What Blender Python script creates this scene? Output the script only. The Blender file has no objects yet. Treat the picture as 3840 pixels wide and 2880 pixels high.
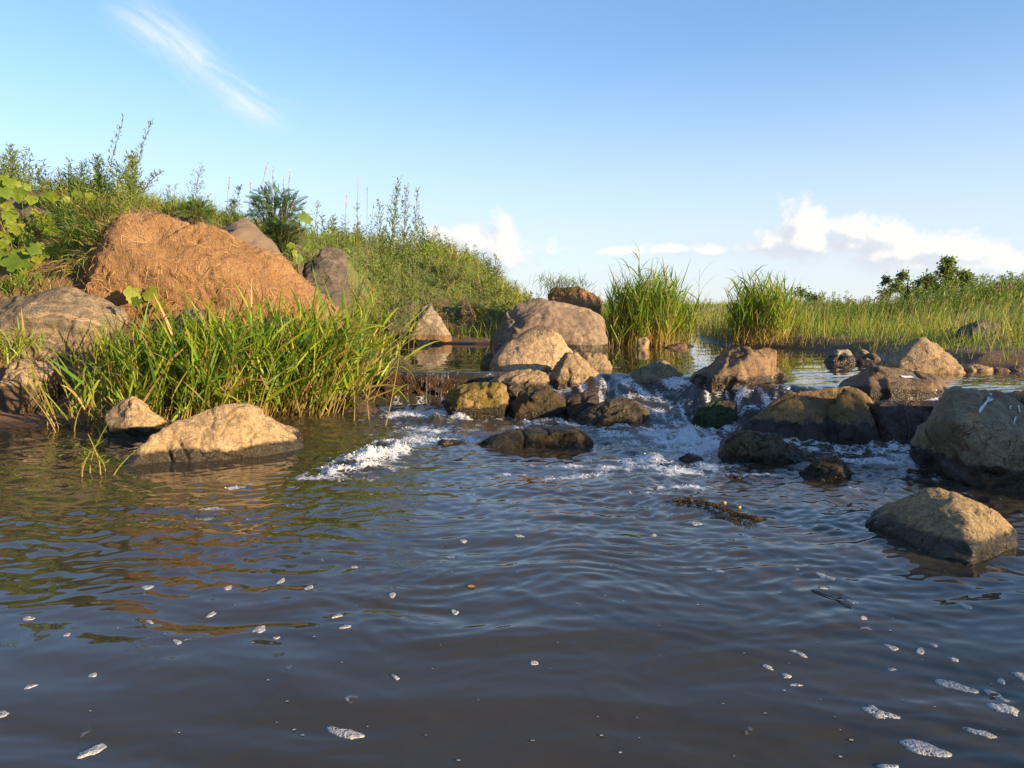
import bpy, bmesh, math, random
import numpy as np
from mathutils import Vector, Matrix
from mathutils.bvhtree import BVHTree

random.seed(11)
rng = np.random.default_rng(11)
SC = bpy.context.scene
COL = SC.collection
R = math.radians

# ------------------------------------------------------------------ camera
F, CX, CY, TH, CAMZ = 2955.0, 1920.0, 1440.0, R(5.79), 0.9
cam = bpy.data.cameras.new('camera')
camo = bpy.data.objects.new('camera', cam)
COL.objects.link(camo)
cam.sensor_width = 36
cam.lens = 36 * F / 3840
cam.clip_start = 0.05
cam.clip_end = 20000
camo.location = (0, 0, CAMZ)
camo.rotation_euler = (math.pi / 2 - TH, 0, 0)
SC.camera = camo

# ------------------------------------------------------------------ light
SUN_EL, SUN_AZ = R(12.5), R(121)
sd = Vector((math.sin(SUN_AZ) * math.cos(SUN_EL), math.cos(SUN_AZ) * math.cos(SUN_EL), math.sin(SUN_EL)))
sun = bpy.data.lights.new('sun', 'SUN')
sun.energy = 4.4
sun.angle = R(0.55)
sun.color = (1.0, 0.74, 0.43)
suno = bpy.data.objects.new('sun', sun)
COL.objects.link(suno)
suno.rotation_euler = sd.to_track_quat('Z', 'Y').to_euler()

SC.view_settings.view_transform = 'Standard'
SC.view_settings.look = 'None'
SC.view_settings.exposure = 1.5
SC.view_settings.gamma = 1.0
SC.view_settings.use_curve_mapping = False
SC.render.engine = 'CYCLES'
cy = SC.cycles
cy.max_bounces = 6
cy.diffuse_bounces = 3
cy.glossy_bounces = 3
cy.transmission_bounces = 4
cy.transparent_max_bounces = 12
cy.caustics_reflective = False
cy.caustics_refractive = False
cy.sample_clamp_indirect = 6

def ray(u, v):
    x = (u - CX) / F
    z = (CY - v) / F
    return np.array([x, math.cos(TH) + math.sin(TH) * z, -math.sin(TH) + math.cos(TH) * z])

def P(u, v, Y):
    d = ray(u, v)
    return np.array([0, 0, CAMZ]) + d * (Y / d[1])

def G(u, v, z=0.0):
    d = ray(u, v)
    return np.array([0, 0, CAMZ]) + d * ((z - CAMZ) / d[2])

def crop(ox, oy, s):
    return lambda pts: [(ox + a / s, oy + b / s) + tuple(r) for a, b, *r in pts]
c1 = crop(0, 400, 2.304)
c2 = crop(800, 600, 2.304)
c3 = crop(0, 1000, 2.304)
c4 = crop(800, 1100, 2.304)
c5 = crop(1600, 1060, 2.304)
c6 = crop(2300, 900, 2.304)
c7 = crop(2880, 1000, 2.304)
c8 = crop(2500, 1400, 1.6507)
cd = crop(0, 0, 2212 / 3840)

# ------------------------------------------------------------------ world
class NT:
    """small helper to write node trees as expressions"""
    def __init__(s, tree): s.t = tree; s.n = tree.nodes; s.l = tree.links
    def put(s, inp, v):
        if hasattr(v, 'is_output'): s.l.new(v, inp)
        elif v is not None: inp.default_value = v
    def add(s, kind, **kw):
        n = s.n.new(kind)
        for k, v in kw.items(): setattr(n, k, v)
        return n
    def m(s, op, a, b=None, c=None, clamp=False):
        n = s.n.new('ShaderNodeMath'); n.operation = op; n.use_clamp = clamp
        for i, v in enumerate((a, b, c)):
            if v is not None: s.put(n.inputs[i], v)
        return n.outputs[0]
    def ss(s, x, a, b):
        n = s.n.new('ShaderNodeMapRange'); n.interpolation_type = 'SMOOTHSTEP'
        s.put(n.inputs[0], x); s.put(n.inputs[1], a); s.put(n.inputs[2], b)
        return n.outputs[0]
    def mix(s, f, a, b, blend='MIX'):
        n = s.n.new('ShaderNodeMix'); n.data_type = 'RGBA'; n.blend_type = blend
        s.put(n.inputs[0], f)
        for i, v in ((6, a), (7, b)):
            if isinstance(v, (tuple, list)): v = tuple(v) + (1,) * (4 - len(v))
            s.put(n.inputs[i], v)
        return n.outputs[2]
    def noise(s, vec, scale, detail=4, rough=.55, lac=2.0, dist=0, dims='3D'):
        n = s.n.new('ShaderNodeTexNoise'); n.noise_dimensions = dims
        s.put(n.inputs['Vector'], vec); s.put(n.inputs['Scale'], scale); s.put(n.inputs['Detail'], detail)
        s.put(n.inputs['Roughness'], rough); s.put(n.inputs['Lacunarity'], lac); s.put(n.inputs['Distortion'], dist)
        return n.outputs[0]
    def xyz(s, x, y, z=0.0):
        n = s.n.new('ShaderNodeCombineXYZ')
        s.put(n.inputs[0], x); s.put(n.inputs[1], y); s.put(n.inputs[2], z)
        return n.outputs[0]
    def sep(s, v):
        n = s.n.new('ShaderNodeSeparateXYZ'); s.l.new(v, n.inputs[0]); return n.outputs

def azel(u, v):
    d = ray(u, v); d = d / np.linalg.norm(d)
    return math.atan2(d[0], d[1]), math.asin(d[2])

# cloud field group: (az, el) -> density
cg = bpy.data.node_groups.new('cloud_field', 'ShaderNodeTree')
cg.interface.new_socket('Vector', in_out='INPUT', socket_type='NodeSocketVector')
cg.interface.new_socket('Density', in_out='OUTPUT', socket_type='NodeSocketFloat')
g = NT(cg)
gi = g.add('NodeGroupInput'); go = g.add('NodeGroupOutput')
vec = gi.outputs[0]
ax, ey, _ = g.sep(vec)
# cumulus puffs seen in the photograph: native px centre, radii in px, weight
k5 = crop(2200, 700, 1.349)
puffs = [(1085, 200, 80, 80), (1060, 262, 120, 62), (1180, 290, 130, 40), (1330, 300, 110, 30), (1330, 235, 110, 45), (1500, 250, 120, 50),
         (1600, 310, 130, 50), (1560, 345, 150, 40), (1750, 315, 130, 45), (1900, 350, 140, 45), (2080, 400, 150, 55), (2250, 425, 120, 40),
         (480, 312, 120, 24, .28), (620, 322, 100, 16, .34), (900, 305, 150, 36, .40), (180, 325, 100, 18, .45), (1700, 400, 190, 30), (2450, 380, 180, 50)]
puffs = [((2200 + a / 1.349), (700 + b / 1.349), c / 1.349, d / 1.349, (e or [0])[0]) for a, b, c, d, *e in puffs]
puffs += [(1790, 915, 120, 58, 0), (1880, 950, 110, 42, 0), (1640, 905, 60, 45, .1), (1930, 972, 60, 25, 0), (1700, 940, 130, 55, .1)]
field = None
for (u, v, ru, rv, off) in puffs:
    a0, e0 = azel(u, v)
    sx, sy = F / (ru * 1.6), F / (rv * 1.75)
    ma = g.add('ShaderNodeVectorMath', operation='MULTIPLY_ADD')
    g.l.new(vec, ma.inputs[0]); ma.inputs[1].default_value = (sx, sy, 0); ma.inputs[2].default_value = (-a0 * sx, -e0 * sy, 0)
    ln = g.add('ShaderNodeVectorMath', operation='LENGTH'); g.l.new(ma.outputs[0], ln.inputs[0])
    q = ln.outputs['Value'] if not off else g.m('ADD', ln.outputs['Value'], off)
    field = q if field is None else g.m('SMOOTH_MIN', field, q, 0.25)
field = g.m('SUBTRACT', 1.0, field)
# the same kind of cloud band carries on round the horizon outside the picture
wide = g.m('MULTIPLY', g.m('SINE', g.m('MULTIPLY', ax, 7.0)), g.m('SINE', g.m('MULTIPLY', ax, 17.3)))
band = g.m('SUBTRACT', 1.0, g.m('MULTIPLY', g.m('ABSOLUTE', g.m('SUBTRACT', ey, 0.10)), 22.0))
away = g.ss(g.m('ABSOLUTE', ax), 0.66, 0.85)
ring = g.m('ADD', g.m('ADD', g.m('MULTIPLY', wide, 0.7), band), g.m('SUBTRACT', g.m('MULTIPLY', away, 4.0), 4.5))
field = g.m('MAXIMUM', field, ring)
n1 = g.noise(vec, 24, 6, .62, dims='2D')
f2 = g.m('ADD', field, g.m('MULTIPLY', g.m('SUBTRACT', n1, 0.5), 2.1))
g.l.new(f2, go.inputs[0])

world = bpy.data.worlds.new('World')
SC.world = world
world.use_nodes = True
w = NT(world.node_tree)
bg = w.n['Background']
sky = w.add('ShaderNodeTexSky', sky_type='NISHITA')
sky.sun_disc = False
sky.sun_elevation = SUN_EL
sky.sun_rotation = SUN_AZ
sky.altitude = 100
sky.air_density = 0.75
sky.dust_density = 0.2
sky.ozone_density = 3.2
tc = w.add('ShaderNodeTexCoord').outputs['Generated']
wx, wy, wz = w.sep(tc)
az = w.m('ARCTAN2', wx, wy)
el = w.m('ARCSINE', wz)
def cf(da, de):
    n = w.add('ShaderNodeGroup'); n.node_tree = cg
    w.l.new(w.xyz(w.m('ADD', az, da), w.m('ADD', el, de)), n.inputs[0])
    return n.outputs[0]
d0, d1 = cf(0, 0), cf(0.014, 0.014)
alpha = w.m('MULTIPLY', w.ss(d0, -0.22, 0.55), w.ss(el, 0.012, 0.06))
lit = w.ss(w.m('SUBTRACT', d0, d1), -0.35, 0.60)
ccol = w.mix(lit, (2.12, 2.23, 2.45), (3.12, 3.0, 2.78))
# thin veil low down
veiln = w.noise(w.xyz(az, w.m('MULTIPLY', el, 5.0)), 5.5, 3, .55, dims='2D')
veil = w.m('MULTIPLY', w.ss(veiln, 0.36, 0.72), w.m('MULTIPLY', w.ss(el, 0.17, 0.06), w.ss(el, -0.01, 0.05)))
# high cirrus streak
ca, ce = azel(760, 250)
def streak(a0, e0, L, W, dx, dy):
    rx = w.m('SUBTRACT', az, a0); ry = w.m('SUBTRACT', el, e0)
    s_ = w.m('ADD', w.m('MULTIPLY', rx, dx), w.m('MULTIPLY', ry, dy))
    t_ = w.m('ADD', w.m('MULTIPLY', rx, -dy), w.m('MULTIPLY', ry, dx))
    bend = w.m('MULTIPLY', w.m('SINE', w.m('MULTIPLY', s_, 28.0)), 0.006)
    tt = w.m('ADD', t_, bend)
    fil = w.noise(w.xyz(w.m('MULTIPLY', s_, 7.0), w.m('MULTIPLY', tt, 36.0)), 1.0, 5, .62, 2.0, .5, dims='2D')
    env = w.m('MULTIPLY', w.ss(w.m('ABSOLUTE', s_), L, L * 0.45), w.ss(w.m('ABSOLUTE', tt), W, 0.0))
    core = w.m('MULTIPLY', w.ss(w.m('ABSOLUTE', w.m('ADD', tt, 0.004)), W * .45, 0.0), 0.35)
    return w.m('MULTIPLY', w.m('ADD', w.ss(fil, 0.34, 0.78), core), env)
cir = streak(ca, ce, 0.125, 0.038, 0.88, -0.475)
gm = w.add('ShaderNodeGamma'); w.l.new(sky.outputs[0], gm.inputs[0]); gm.inputs[1].default_value = .85
c = gm.outputs[0]
c = w.mix(w.m('MULTIPLY', w.ss(el, 0.32, -0.02), 0.80), c, (2.30, 2.42, 2.58))
c = w.mix(w.m('MULTIPLY', veil, 0.30), c, (2.2, 2.3, 2.55))
c = w.mix(w.m('MULTIPLY', cir, 0.95, clamp=True), c, (2.4, 2.7, 3.2))
c = w.mix(w.m('MULTIPLY', alpha, 0.92), c, ccol)
w.l.new(c, bg.inputs[0])
bg.inputs[1].default_value = 0.125
world.cycles.sampling_method = 'NONE'

# ------------------------------------------------------------------ numpy noise
_perm = rng.permutation(256)
_perm = np.concatenate([_perm, _perm, _perm])
_grad = rng.normal(size=(256, 3)); _grad /= np.linalg.norm(_grad, axis=1)[:, None]
def pn(p):
    p = np.asarray(p, float)
    if p.shape[-1] == 2: p = np.concatenate([p, np.zeros(p.shape[:-1] + (1,))], -1)
    i = np.floor(p).astype(int); f = p - i; i &= 255
    u = f * f * f * (f * (f * 6 - 15) + 10)
    out = 0
    for dx in (0, 1):
        a = _perm[i[..., 0] + dx]
        wx_ = u[..., 0] if dx else 1 - u[..., 0]
        for dy in (0, 1):
            b = _perm[a + i[..., 1] + dy]
            wy_ = u[..., 1] if dy else 1 - u[..., 1]
            for dz in (0, 1):
                gi_ = _grad[_perm[b + i[..., 2] + dz] & 255]
                wz_ = u[..., 2] if dz else 1 - u[..., 2]
                out = out + wx_ * wy_ * wz_ * (gi_[..., 0] * (f[..., 0] - dx) + gi_[..., 1] * (f[..., 1] - dy) + gi_[..., 2] * (f[..., 2] - dz))
    return out * 1.6
def fbm(p, o=4, g_=.5):
    s = 0; a = 1
    p = np.asarray(p, float)
    for k in range(o):
        s = s + a * pn(p + 17.3 * k); p = p * 2.03; a *= g_
    return s
def sst(x, a, b):
    t = np.clip((x - a) / (b - a), 0, 1); return t * t * (3 - 2 * t)

# ------------------------------------------------------------------ object helpers
def mesh_np(name, V, faces, col=None, smooth=False, mat=None):
    """V (n,3); faces: list of int arrays, each (m,k)"""
    me = bpy.data.meshes.new(name)
    V = np.asarray(V, np.float32)
    me.vertices.add(len(V)); me.vertices.foreach_set('co', V.ravel())
    fs = [np.asarray(f, np.int32) for f in faces if len(f)]
    nl = sum(f.size for f in fs); npoly = sum(len(f) for f in fs)
    me.loops.add(nl); me.polygons.add(npoly)
    me.loops.foreach_set('vertex_index', np.concatenate([f.ravel() for f in fs]))
    tot = np.concatenate([np.full(len(f), f.shape[1], np.int32) for f in fs])
    st = np.concatenate([[0], np.cumsum(tot)[:-1]]).astype(np.int32)
    me.polygons.foreach_set('loop_start', st)
    me.polygons.foreach_set('loop_total', tot)
    if smooth: me.polygons.foreach_set('use_smooth', np.ones(npoly, bool))
    if col is not None:
        at = me.attributes.new('col', 'FLOAT_COLOR', 'POINT')
        c4 = np.ones((len(V), 4), np.float32); c4[:, :3] = col
        at.data.foreach_set('color', c4.ravel())
    me.update(calc_edges=True)
    if mat: me.materials.append(mat)
    return me

def obj(name, me, parent=None, loc=(0, 0, 0), rot=(0, 0, 0), scale=None, label=None, cat=None, group=None, kind=None):
    o = bpy.data.objects.new(name, me); COL.objects.link(o)
    o.location = loc; o.rotation_euler = rot
    if scale is not None: o.scale = (scale,) * 3 if np.isscalar(scale) else scale
    if parent is not None: o.parent = parent
    if label: o['label'] = label
    if cat: o['category'] = cat
    if group: o['group'] = group
    if kind: o['kind'] = kind
    return o

# ------------------------------------------------------------------ materials
def new_mat(name):
    m = bpy.data.materials.new(name); m.use_nodes = True
    t = NT(m.node_tree); b = t.n['Principled BSDF']
    return m, t, b

def mat_rock(name, ca, cb, wet=None, wetcol=(0.02, 0.016, 0.01), wetn=0.05, spots=(0.05, 0.045, 0.04), spot_amt=0.35, scale=4.0, bands=None,
             moss=None, moss_lo=0.0, moss_hi=0.5, rough=0.85, bump=0.6, topdark=None, wetrough=0.22, up=None):
    ca = (ca[0] * .80, ca[1] * .77, ca[2] * .68); cb = (cb[0] * .80, cb[1] * .77, cb[2] * .68)
    m, t, b = new_mat(name)
    geo = t.add('ShaderNodeNewGeometry')
    pos = geo.outputs['Position']
    oi = t.add('ShaderNodeObjectInfo').outputs['Random']
    x, y, z = t.sep(pos)
    n1 = t.noise(pos, scale, 7, .62)
    n2 = t.noise(pos, scale * 6, 6, .65)
    n3 = t.noise(pos, 95, 4, .7)
    vo = t.add('ShaderNodeTexVoronoi'); vo.feature = 'DISTANCE_TO_EDGE'; vo.inputs['Scale'].default_value = 5.5
    wpv = t.add('ShaderNodeVectorMath', operation='MULTIPLY_ADD'); nv = t.add('ShaderNodeTexNoise'); t.l.new(pos, nv.inputs['Vector']); nv.inputs['Scale'].default_value = 7; nv.inputs['Detail'].default_value = 4
    t.l.new(nv.outputs['Color'], wpv.inputs[0]); wpv.inputs[1].default_value = (.35, .35, .35); t.l.new(pos, wpv.inputs[2]); t.l.new(wpv.outputs[0], vo.inputs['Vector'])
    fis = t.m('MULTIPLY', t.ss(vo.outputs['Distance'], .028, .0), t.ss(n1, .42, .55))
    c = t.mix(t.ss(n1, .32, .68), ca, cb)
    c = t.mix(t.m('MULTIPLY', t.ss(n2, .5, .66), spot_amt), c, spots)
    c = t.mix(0.6, c, t.mix(t.ss(n3, .25, .75), (.42, .42, .42), (1.55, 1.55, 1.55)), 'MULTIPLY')
    c = t.mix(0.75, c, t.mix(t.ss(n2, .3, .7), (.5, .48, .46), (1.4, 1.4, 1.4)), 'MULTIPLY')
    c = t.mix(t.m('MULTIPLY', fis, .8), c, tuple(k * .5 for k in spots))
    if bands:
        tv = t.add('ShaderNodeVectorMath', operation='DOT_PRODUCT'); t.l.new(pos, tv.inputs[0]); tv.inputs[1].default_value = bands['dir']
        q = t.m('ADD', t.m('MULTIPLY', tv.outputs['Value'], bands['f']), t.m('MULTIPLY', n1, bands.get('warp', 3.0)))
        bn = t.noise(t.xyz(0.0, 0.0, q), 1.0, 5, .7)
        c = t.mix(t.m('MULTIPLY', t.ss(bn, .48, .62), bands.get('amt', .8)), c, bands['col'])
    if topdark:   # dark lichen crust on the crown, with an uneven lower edge
        zz = t.m('ADD', z, t.m('MULTIPLY', t.m('SUBTRACT', n1, .5), topdark['n']))
        fl = t.noise(t.xyz(t.m('MULTIPLY', x, 1.0), y, t.m('MULTIPLY', z, .35)), 60, 3, .6)
        f = t.ss(t.m('ADD', t.m('MULTIPLY', t.m('SUBTRACT', zz, topdark['z']), 4.5), t.m('SUBTRACT', fl, .5)), -.12, .3)
        c = t.mix(t.m('MULTIPLY', f, topdark.get('amt', .8)), c, topdark['col'])
    if moss:
        nz = t.sep(geo.outputs['Normal'])[2]
        mm = t.ss(t.m('ADD', t.m('MULTIPLY', nz, .5), t.noise(pos, 11, 5, .6)), moss_lo, moss_hi)
        mc = t.mix(t.noise(pos, 60, 3), tuple(k * .45 for k in moss), tuple(min(1, k * 1.6) for k in moss))
        c = t.mix(mm, c, mc)
    r = t.m('ADD', rough, t.m('MULTIPLY', t.m('SUBTRACT', n2, .5), .2))
    if wet is not None:
        zz = t.m('ADD', z, t.m('MULTIPLY', t.m('SUBTRACT', n1, .5), wetn * 3))
        zz = t.m('ADD', zz, t.m('MULTIPLY', t.m('SUBTRACT', n2, .5), wetn * .8))
        f = t.ss(zz, wet + .012, wet - .012)
        wc = t.mix(t.ss(n3, .3, .8), wetcol, tuple(k * 2.6 for k in wetcol))
        c = t.mix(f, c, wc)
        r = t.m('ADD', t.m('MULTIPLY', r, t.m('SUBTRACT', 1.0, f)), t.m('MULTIPLY', f, wetrough))
    t.l.new(c, b.inputs['Base Color']); t.l.new(r, b.inputs['Roughness'])
    b.inputs['Specular IOR Level'].default_value = .35
    bp = t.add('ShaderNodeBump'); bp.inputs['Strength'].default_value = bump; bp.inputs['Distance'].default_value = .03
    hh = t.m('SUBTRACT', t.m('ADD', t.m('MULTIPLY', n2, 1.3), t.m('MULTIPLY', n3, .38)), t.m('MULTIPLY', fis, .5))
    t.l.new(hh, bp.inputs['Height']); t.l.new(bp.outputs[0], b.inputs['Normal'])
    return m

def mat_leaf(name, trans=.45, gloss=.35, rough=.5):
    m, t, b = new_mat(name)
    a = t.add('ShaderNodeAttribute'); a.attribute_name = 'col'
    c = a.outputs['Color']
    n = t.noise(t.add('ShaderNodeNewGeometry').outputs['Position'], 22, 3)
    c = t.mix(.5, c, t.mix(n, (.55, .6, .5), (1.45, 1.4, 1.3)), 'MULTIPLY')
    t.l.new(c, b.inputs['Base Color'])
    b.inputs['Roughness'].default_value = rough
    b.inputs['Specular IOR Level'].default_value = gloss
    tr = t.add('ShaderNodeBsdfTranslucent')
    t.l.new(t.mix(1.0, c, (1.25, 1.3, .6), 'MULTIPLY'), tr.inputs[0])
    mx = t.add('ShaderNodeMixShader'); mx.inputs[0].default_value = trans
    t.l.new(b.outputs[0], mx.inputs[1]); t.l.new(tr.outputs[0], mx.inputs[2])
    t.l.new(mx.outputs[0], t.n['Material Output'].inputs[0])
    return m
M_leaf = mat_leaf('leaf')
M_dry = mat_leaf('dry_stem', trans=.15, gloss=.2, rough=.7)

def mat_foam():
    m, t, b = new_mat('foam')
    pos = t.add('ShaderNodeNewGeometry').outputs['Position']
    v = t.add('ShaderNodeTexVoronoi'); v.inputs['Scale'].default_value = 75; t.l.new(pos, v.inputs['Vector'])
    v2 = t.add('ShaderNodeTexVoronoi'); v2.inputs['Scale'].default_value = 210; t.l.new(pos, v2.inputs['Vector'])
    big = t.noise(pos, 28, 2)
    hole = t.m('MULTIPLY', t.ss(v.outputs['Distance'], .34, .22), t.ss(big, .44, .6))
    hole = t.m('MAXIMUM', hole, t.m('MULTIPLY', t.ss(v2.outputs['Distance'], .35, .2), .45))
    c = t.mix(hole, (.36, .35, .33), (.05, .045, .038))
    t.l.new(c, b.inputs['Base Color']); b.inputs['Roughness'].default_value = .45
    bp = t.add('ShaderNodeBump'); bp.inputs['Distance'].default_value = .004; bp.inputs['Strength'].default_value = .8
    t.l.new(t.m('ADD', v.outputs['Distance'], t.m('MULTIPLY', v2.outputs['Distance'], .5)), bp.inputs['Height']); t.l.new(bp.outputs[0], b.inputs['Normal'])
    return m
M_foam = mat_foam()

# ------------------------------------------------------------------ plan of the river
UP = 0.28                                      # upper pool stands 28 cm above the lower one
lipx = np.array([-9, -1.4, -0.9, -0.35, 0.3, 0.9, 1.5, 2.2, 3.5, 9]); lipy = np.array([7.3, 7.30, 7.22, 7.12, 7.3, 7.1, 6.5, 5.9, 5.55, 5.2])
basx = np.array([-9, -1.4, -0.4, 0.3, 0.9, 1.5, 2.2, 3.5, 9]);  basy = np.array([7.0, 7.05, 6.95, 6.35, 5.75, 5.6, 5.05, 5.0, 4.7])
def level(x, y):
    yl = np.interp(x, lipx, lipy); yb = np.interp(x, basx, basy)
    return UP * sst(y, yb, yl)
shore = np.array([(-4.6, 4.4), (-3.7, 5.68), (-3.3, 5.85), (-2.4, 5.95), (-1.75, 6.35), (-1.45, 7.0), (-1.5, 8.4), (-1.6, 10.6), (-1.75, 11.7), (-1.5, 12.4), (-0.7, 12.25), (0.4, 12.3),
    (1.35, 11.7), (2.35, 11.35), (2.75, 11.6), (2.75, 13.2), (2.9, 16.5), (5.5, 20.5), (5.8, 20.0), (3.55, 15.5), (3.1, 12.6), (3.2, 11.5), (3.9, 11.1), (4.35, 9.9), (4.05, 8.5), (4.3, 7.5), (5.2, 7.0),
    (6.2, 6.3), (5.2, 5.2), (4.6, 4.2), (4.4, 2.0), (4.3, -1), (4.6, -6), (-5.5, -6), (-5.2, 0), (-4.9, 3.0)])
def sdist(x, y):
    """distance to the shoreline, positive on land"""
    x = np.asarray(x, float); y = np.asarray(y, float)
    best = np.full(x.shape, 1e9); ins = np.zeros(x.shape, bool)
    n = len(shore)
    for k in range(n):
        ax_, ay_ = shore[k]; bx_, by_ = shore[(k + 1) % n]
        dx, dy = bx_ - ax_, by_ - ay_
        t = np.clip(((x - ax_) * dx + (y - ay_) * dy) / (dx * dx + dy * dy), 0, 1)
        best = np.minimum(best, (x - ax_ - t * dx) ** 2 + (y - ay_ - t * dy) ** 2)
        cr = (ay_ > y) != (by_ > y)
        with np.errstate(divide='ignore', invalid='ignore'):
            ins ^= cr & (x < dx * (y - ay_) / (dy if dy else 1e-12) + ax_)
    return np.sqrt(best) * np.where(ins, -1, 1)

def ground(x, y):
    x = np.asarray(x, float); y = np.asarray(y, float)
    d = sdist(x, y)
    lev = level(x, y)
    p = np.stack([x, y], -1)
    bed = lev - 0.03 - np.minimum(.45, .5 * np.maximum(-d, 0))
    # left bank: climbs to a crest about 1.9 m up, which dips as it runs away to the right
    wl = 1 - sst(x - 0.03 * (y - 12), -1.7, 1.1)
    hl = .12 * d + (.62 + .33 * sst(y, 8.5, 10)) * np.maximum(d - .55, 0) + .65 * sst(y + .1 * (x + 4), 8.15, 9.0) * sst(-x, 2.2, 3.2)
    hl = 2.0 * np.tanh(hl / 2.0)
    hl = hl * (1 - .55 * sst(y, 13, 24))
    # right bank: low meadow
    hr = .10 * sst(d, 0, .5) + .045 * d
    hr = .72 * np.tanh(hr / .72) + .38 * sst(x / np.maximum(y, 1), .42, .66) * sst(y, 11, 19)
    near = np.exp(-(((x - 6.0) / .9) ** 2 + ((y - 3.4) / 1.6) ** 2)) + np.exp(-(((x - 5.9) / .9) ** 2 + ((y + 3.3) / 3.1) ** 2))
    hr = hr + .30 * near * sst(d, 0, .8)  # unseen rises added out of frame to lift the shade-casting reeds
    h = wl * hl + (1 - wl) * hr
    h = h * (1 - sst(np.hypot(x, y), 30, 60)) + .30 * sst(np.hypot(x, y), 30, 60)
    far = sst(y, 74, 77) * .22
    land = np.where(d > 3.5, np.maximum(lev, UP * sst(y, 5, 7)), lev) + .01 + h + far
    land = land + .05 * fbm(p * 1.3, 3) * sst(d, .1, .8) + .025 * fbm(p * 5, 2) * sst(d, 0, .4)
    k = sst(d, -.02, .06)
    return bed * (1 - k) + land * k

# ground sheet
def axis(a, b, step, far, n):
    core = np.arange(a, b + 1e-6, step)
    t = np.linspace(0, 1, n + 1)[1:]
    lo = a - (np.exp(t * math.log(far)) - 1); hi = b + (np.exp(t * math.log(far)) - 1)
    return np.concatenate([lo[::-1], core, hi])
gx = axis(-7, 7, .07, 9000, 46); gy = axis(-4, 17, .07, 9000, 46)
GX, GY = np.meshgrid(gx, gy)
GZ = ground(GX, GY)
GD = sdist(GX, GY)
nx, ny = len(gx), len(gy)
idx = np.arange(nx * ny).reshape(ny, nx)
quads = np.stack([idx[:-1, :-1], idx[:-1, 1:], idx[1:, 1:], idx[1:, :-1]], -1).reshape(-1, 4)
m, t, b = new_mat('soil')
pos = t.add('ShaderNodeNewGeometry').outputs['Position']
a = t.add('ShaderNodeAttribute'); a.attribute_name = 'col'
n1 = t.noise(pos, 2.5, 7, .6); n2 = t.noise(pos, 38, 5, .7)
c = t.mix(n1, (.10, .055, .03), (.21, .12, .065))
c = t.mix(.6, c, t.mix(n2, (.4, .4, .4), (1.6, 1.6, 1.6)), 'MULTIPLY')
sepc = t.add('ShaderNodeSeparateColor'); t.l.new(a.outputs['Color'], sepc.inputs[0])
c = t.mix(t.m('MULTIPLY', sepc.outputs[1], t.ss(n1, .2, .5)), c, t.mix(n2, (.05, .085, .02), (.14, .16, .045)))
c = t.mix(sepc.outputs[0], c, t.mix(n2, (.018, .012, .008), (.06, .035, .02)))
t.l.new(c, b.inputs['Base Color'])
t.l.new(t.m('SUBTRACT', .9, t.m('MULTIPLY', sepc.outputs[0], .5)), b.inputs['Roughness'])
bp = t.add('ShaderNodeBump'); bp.inputs['Distance'].default_value = .02; bp.inputs['Strength'].default_value = .7
t.l.new(t.m('ADD', n2, t.m('MULTIPLY', n1, 2.0)), bp.inputs['Height']); t.l.new(bp.outputs[0], b.inputs['Normal'])
M_soil = m
wetm = sst(GD, .28, .04)
grm = sst(GD, .5, 1.6) * np.maximum(sst(GY, 10, 14), sst(GX, 2, 4))
gme = mesh_np('ground', np.stack([GX, GY, GZ], -1).reshape(-1, 3), [quads], np.stack([wetm, grm, wetm * 0], -1).reshape(-1, 3), True, M_soil)
obj('ground', gme, kind='structure')

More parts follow.
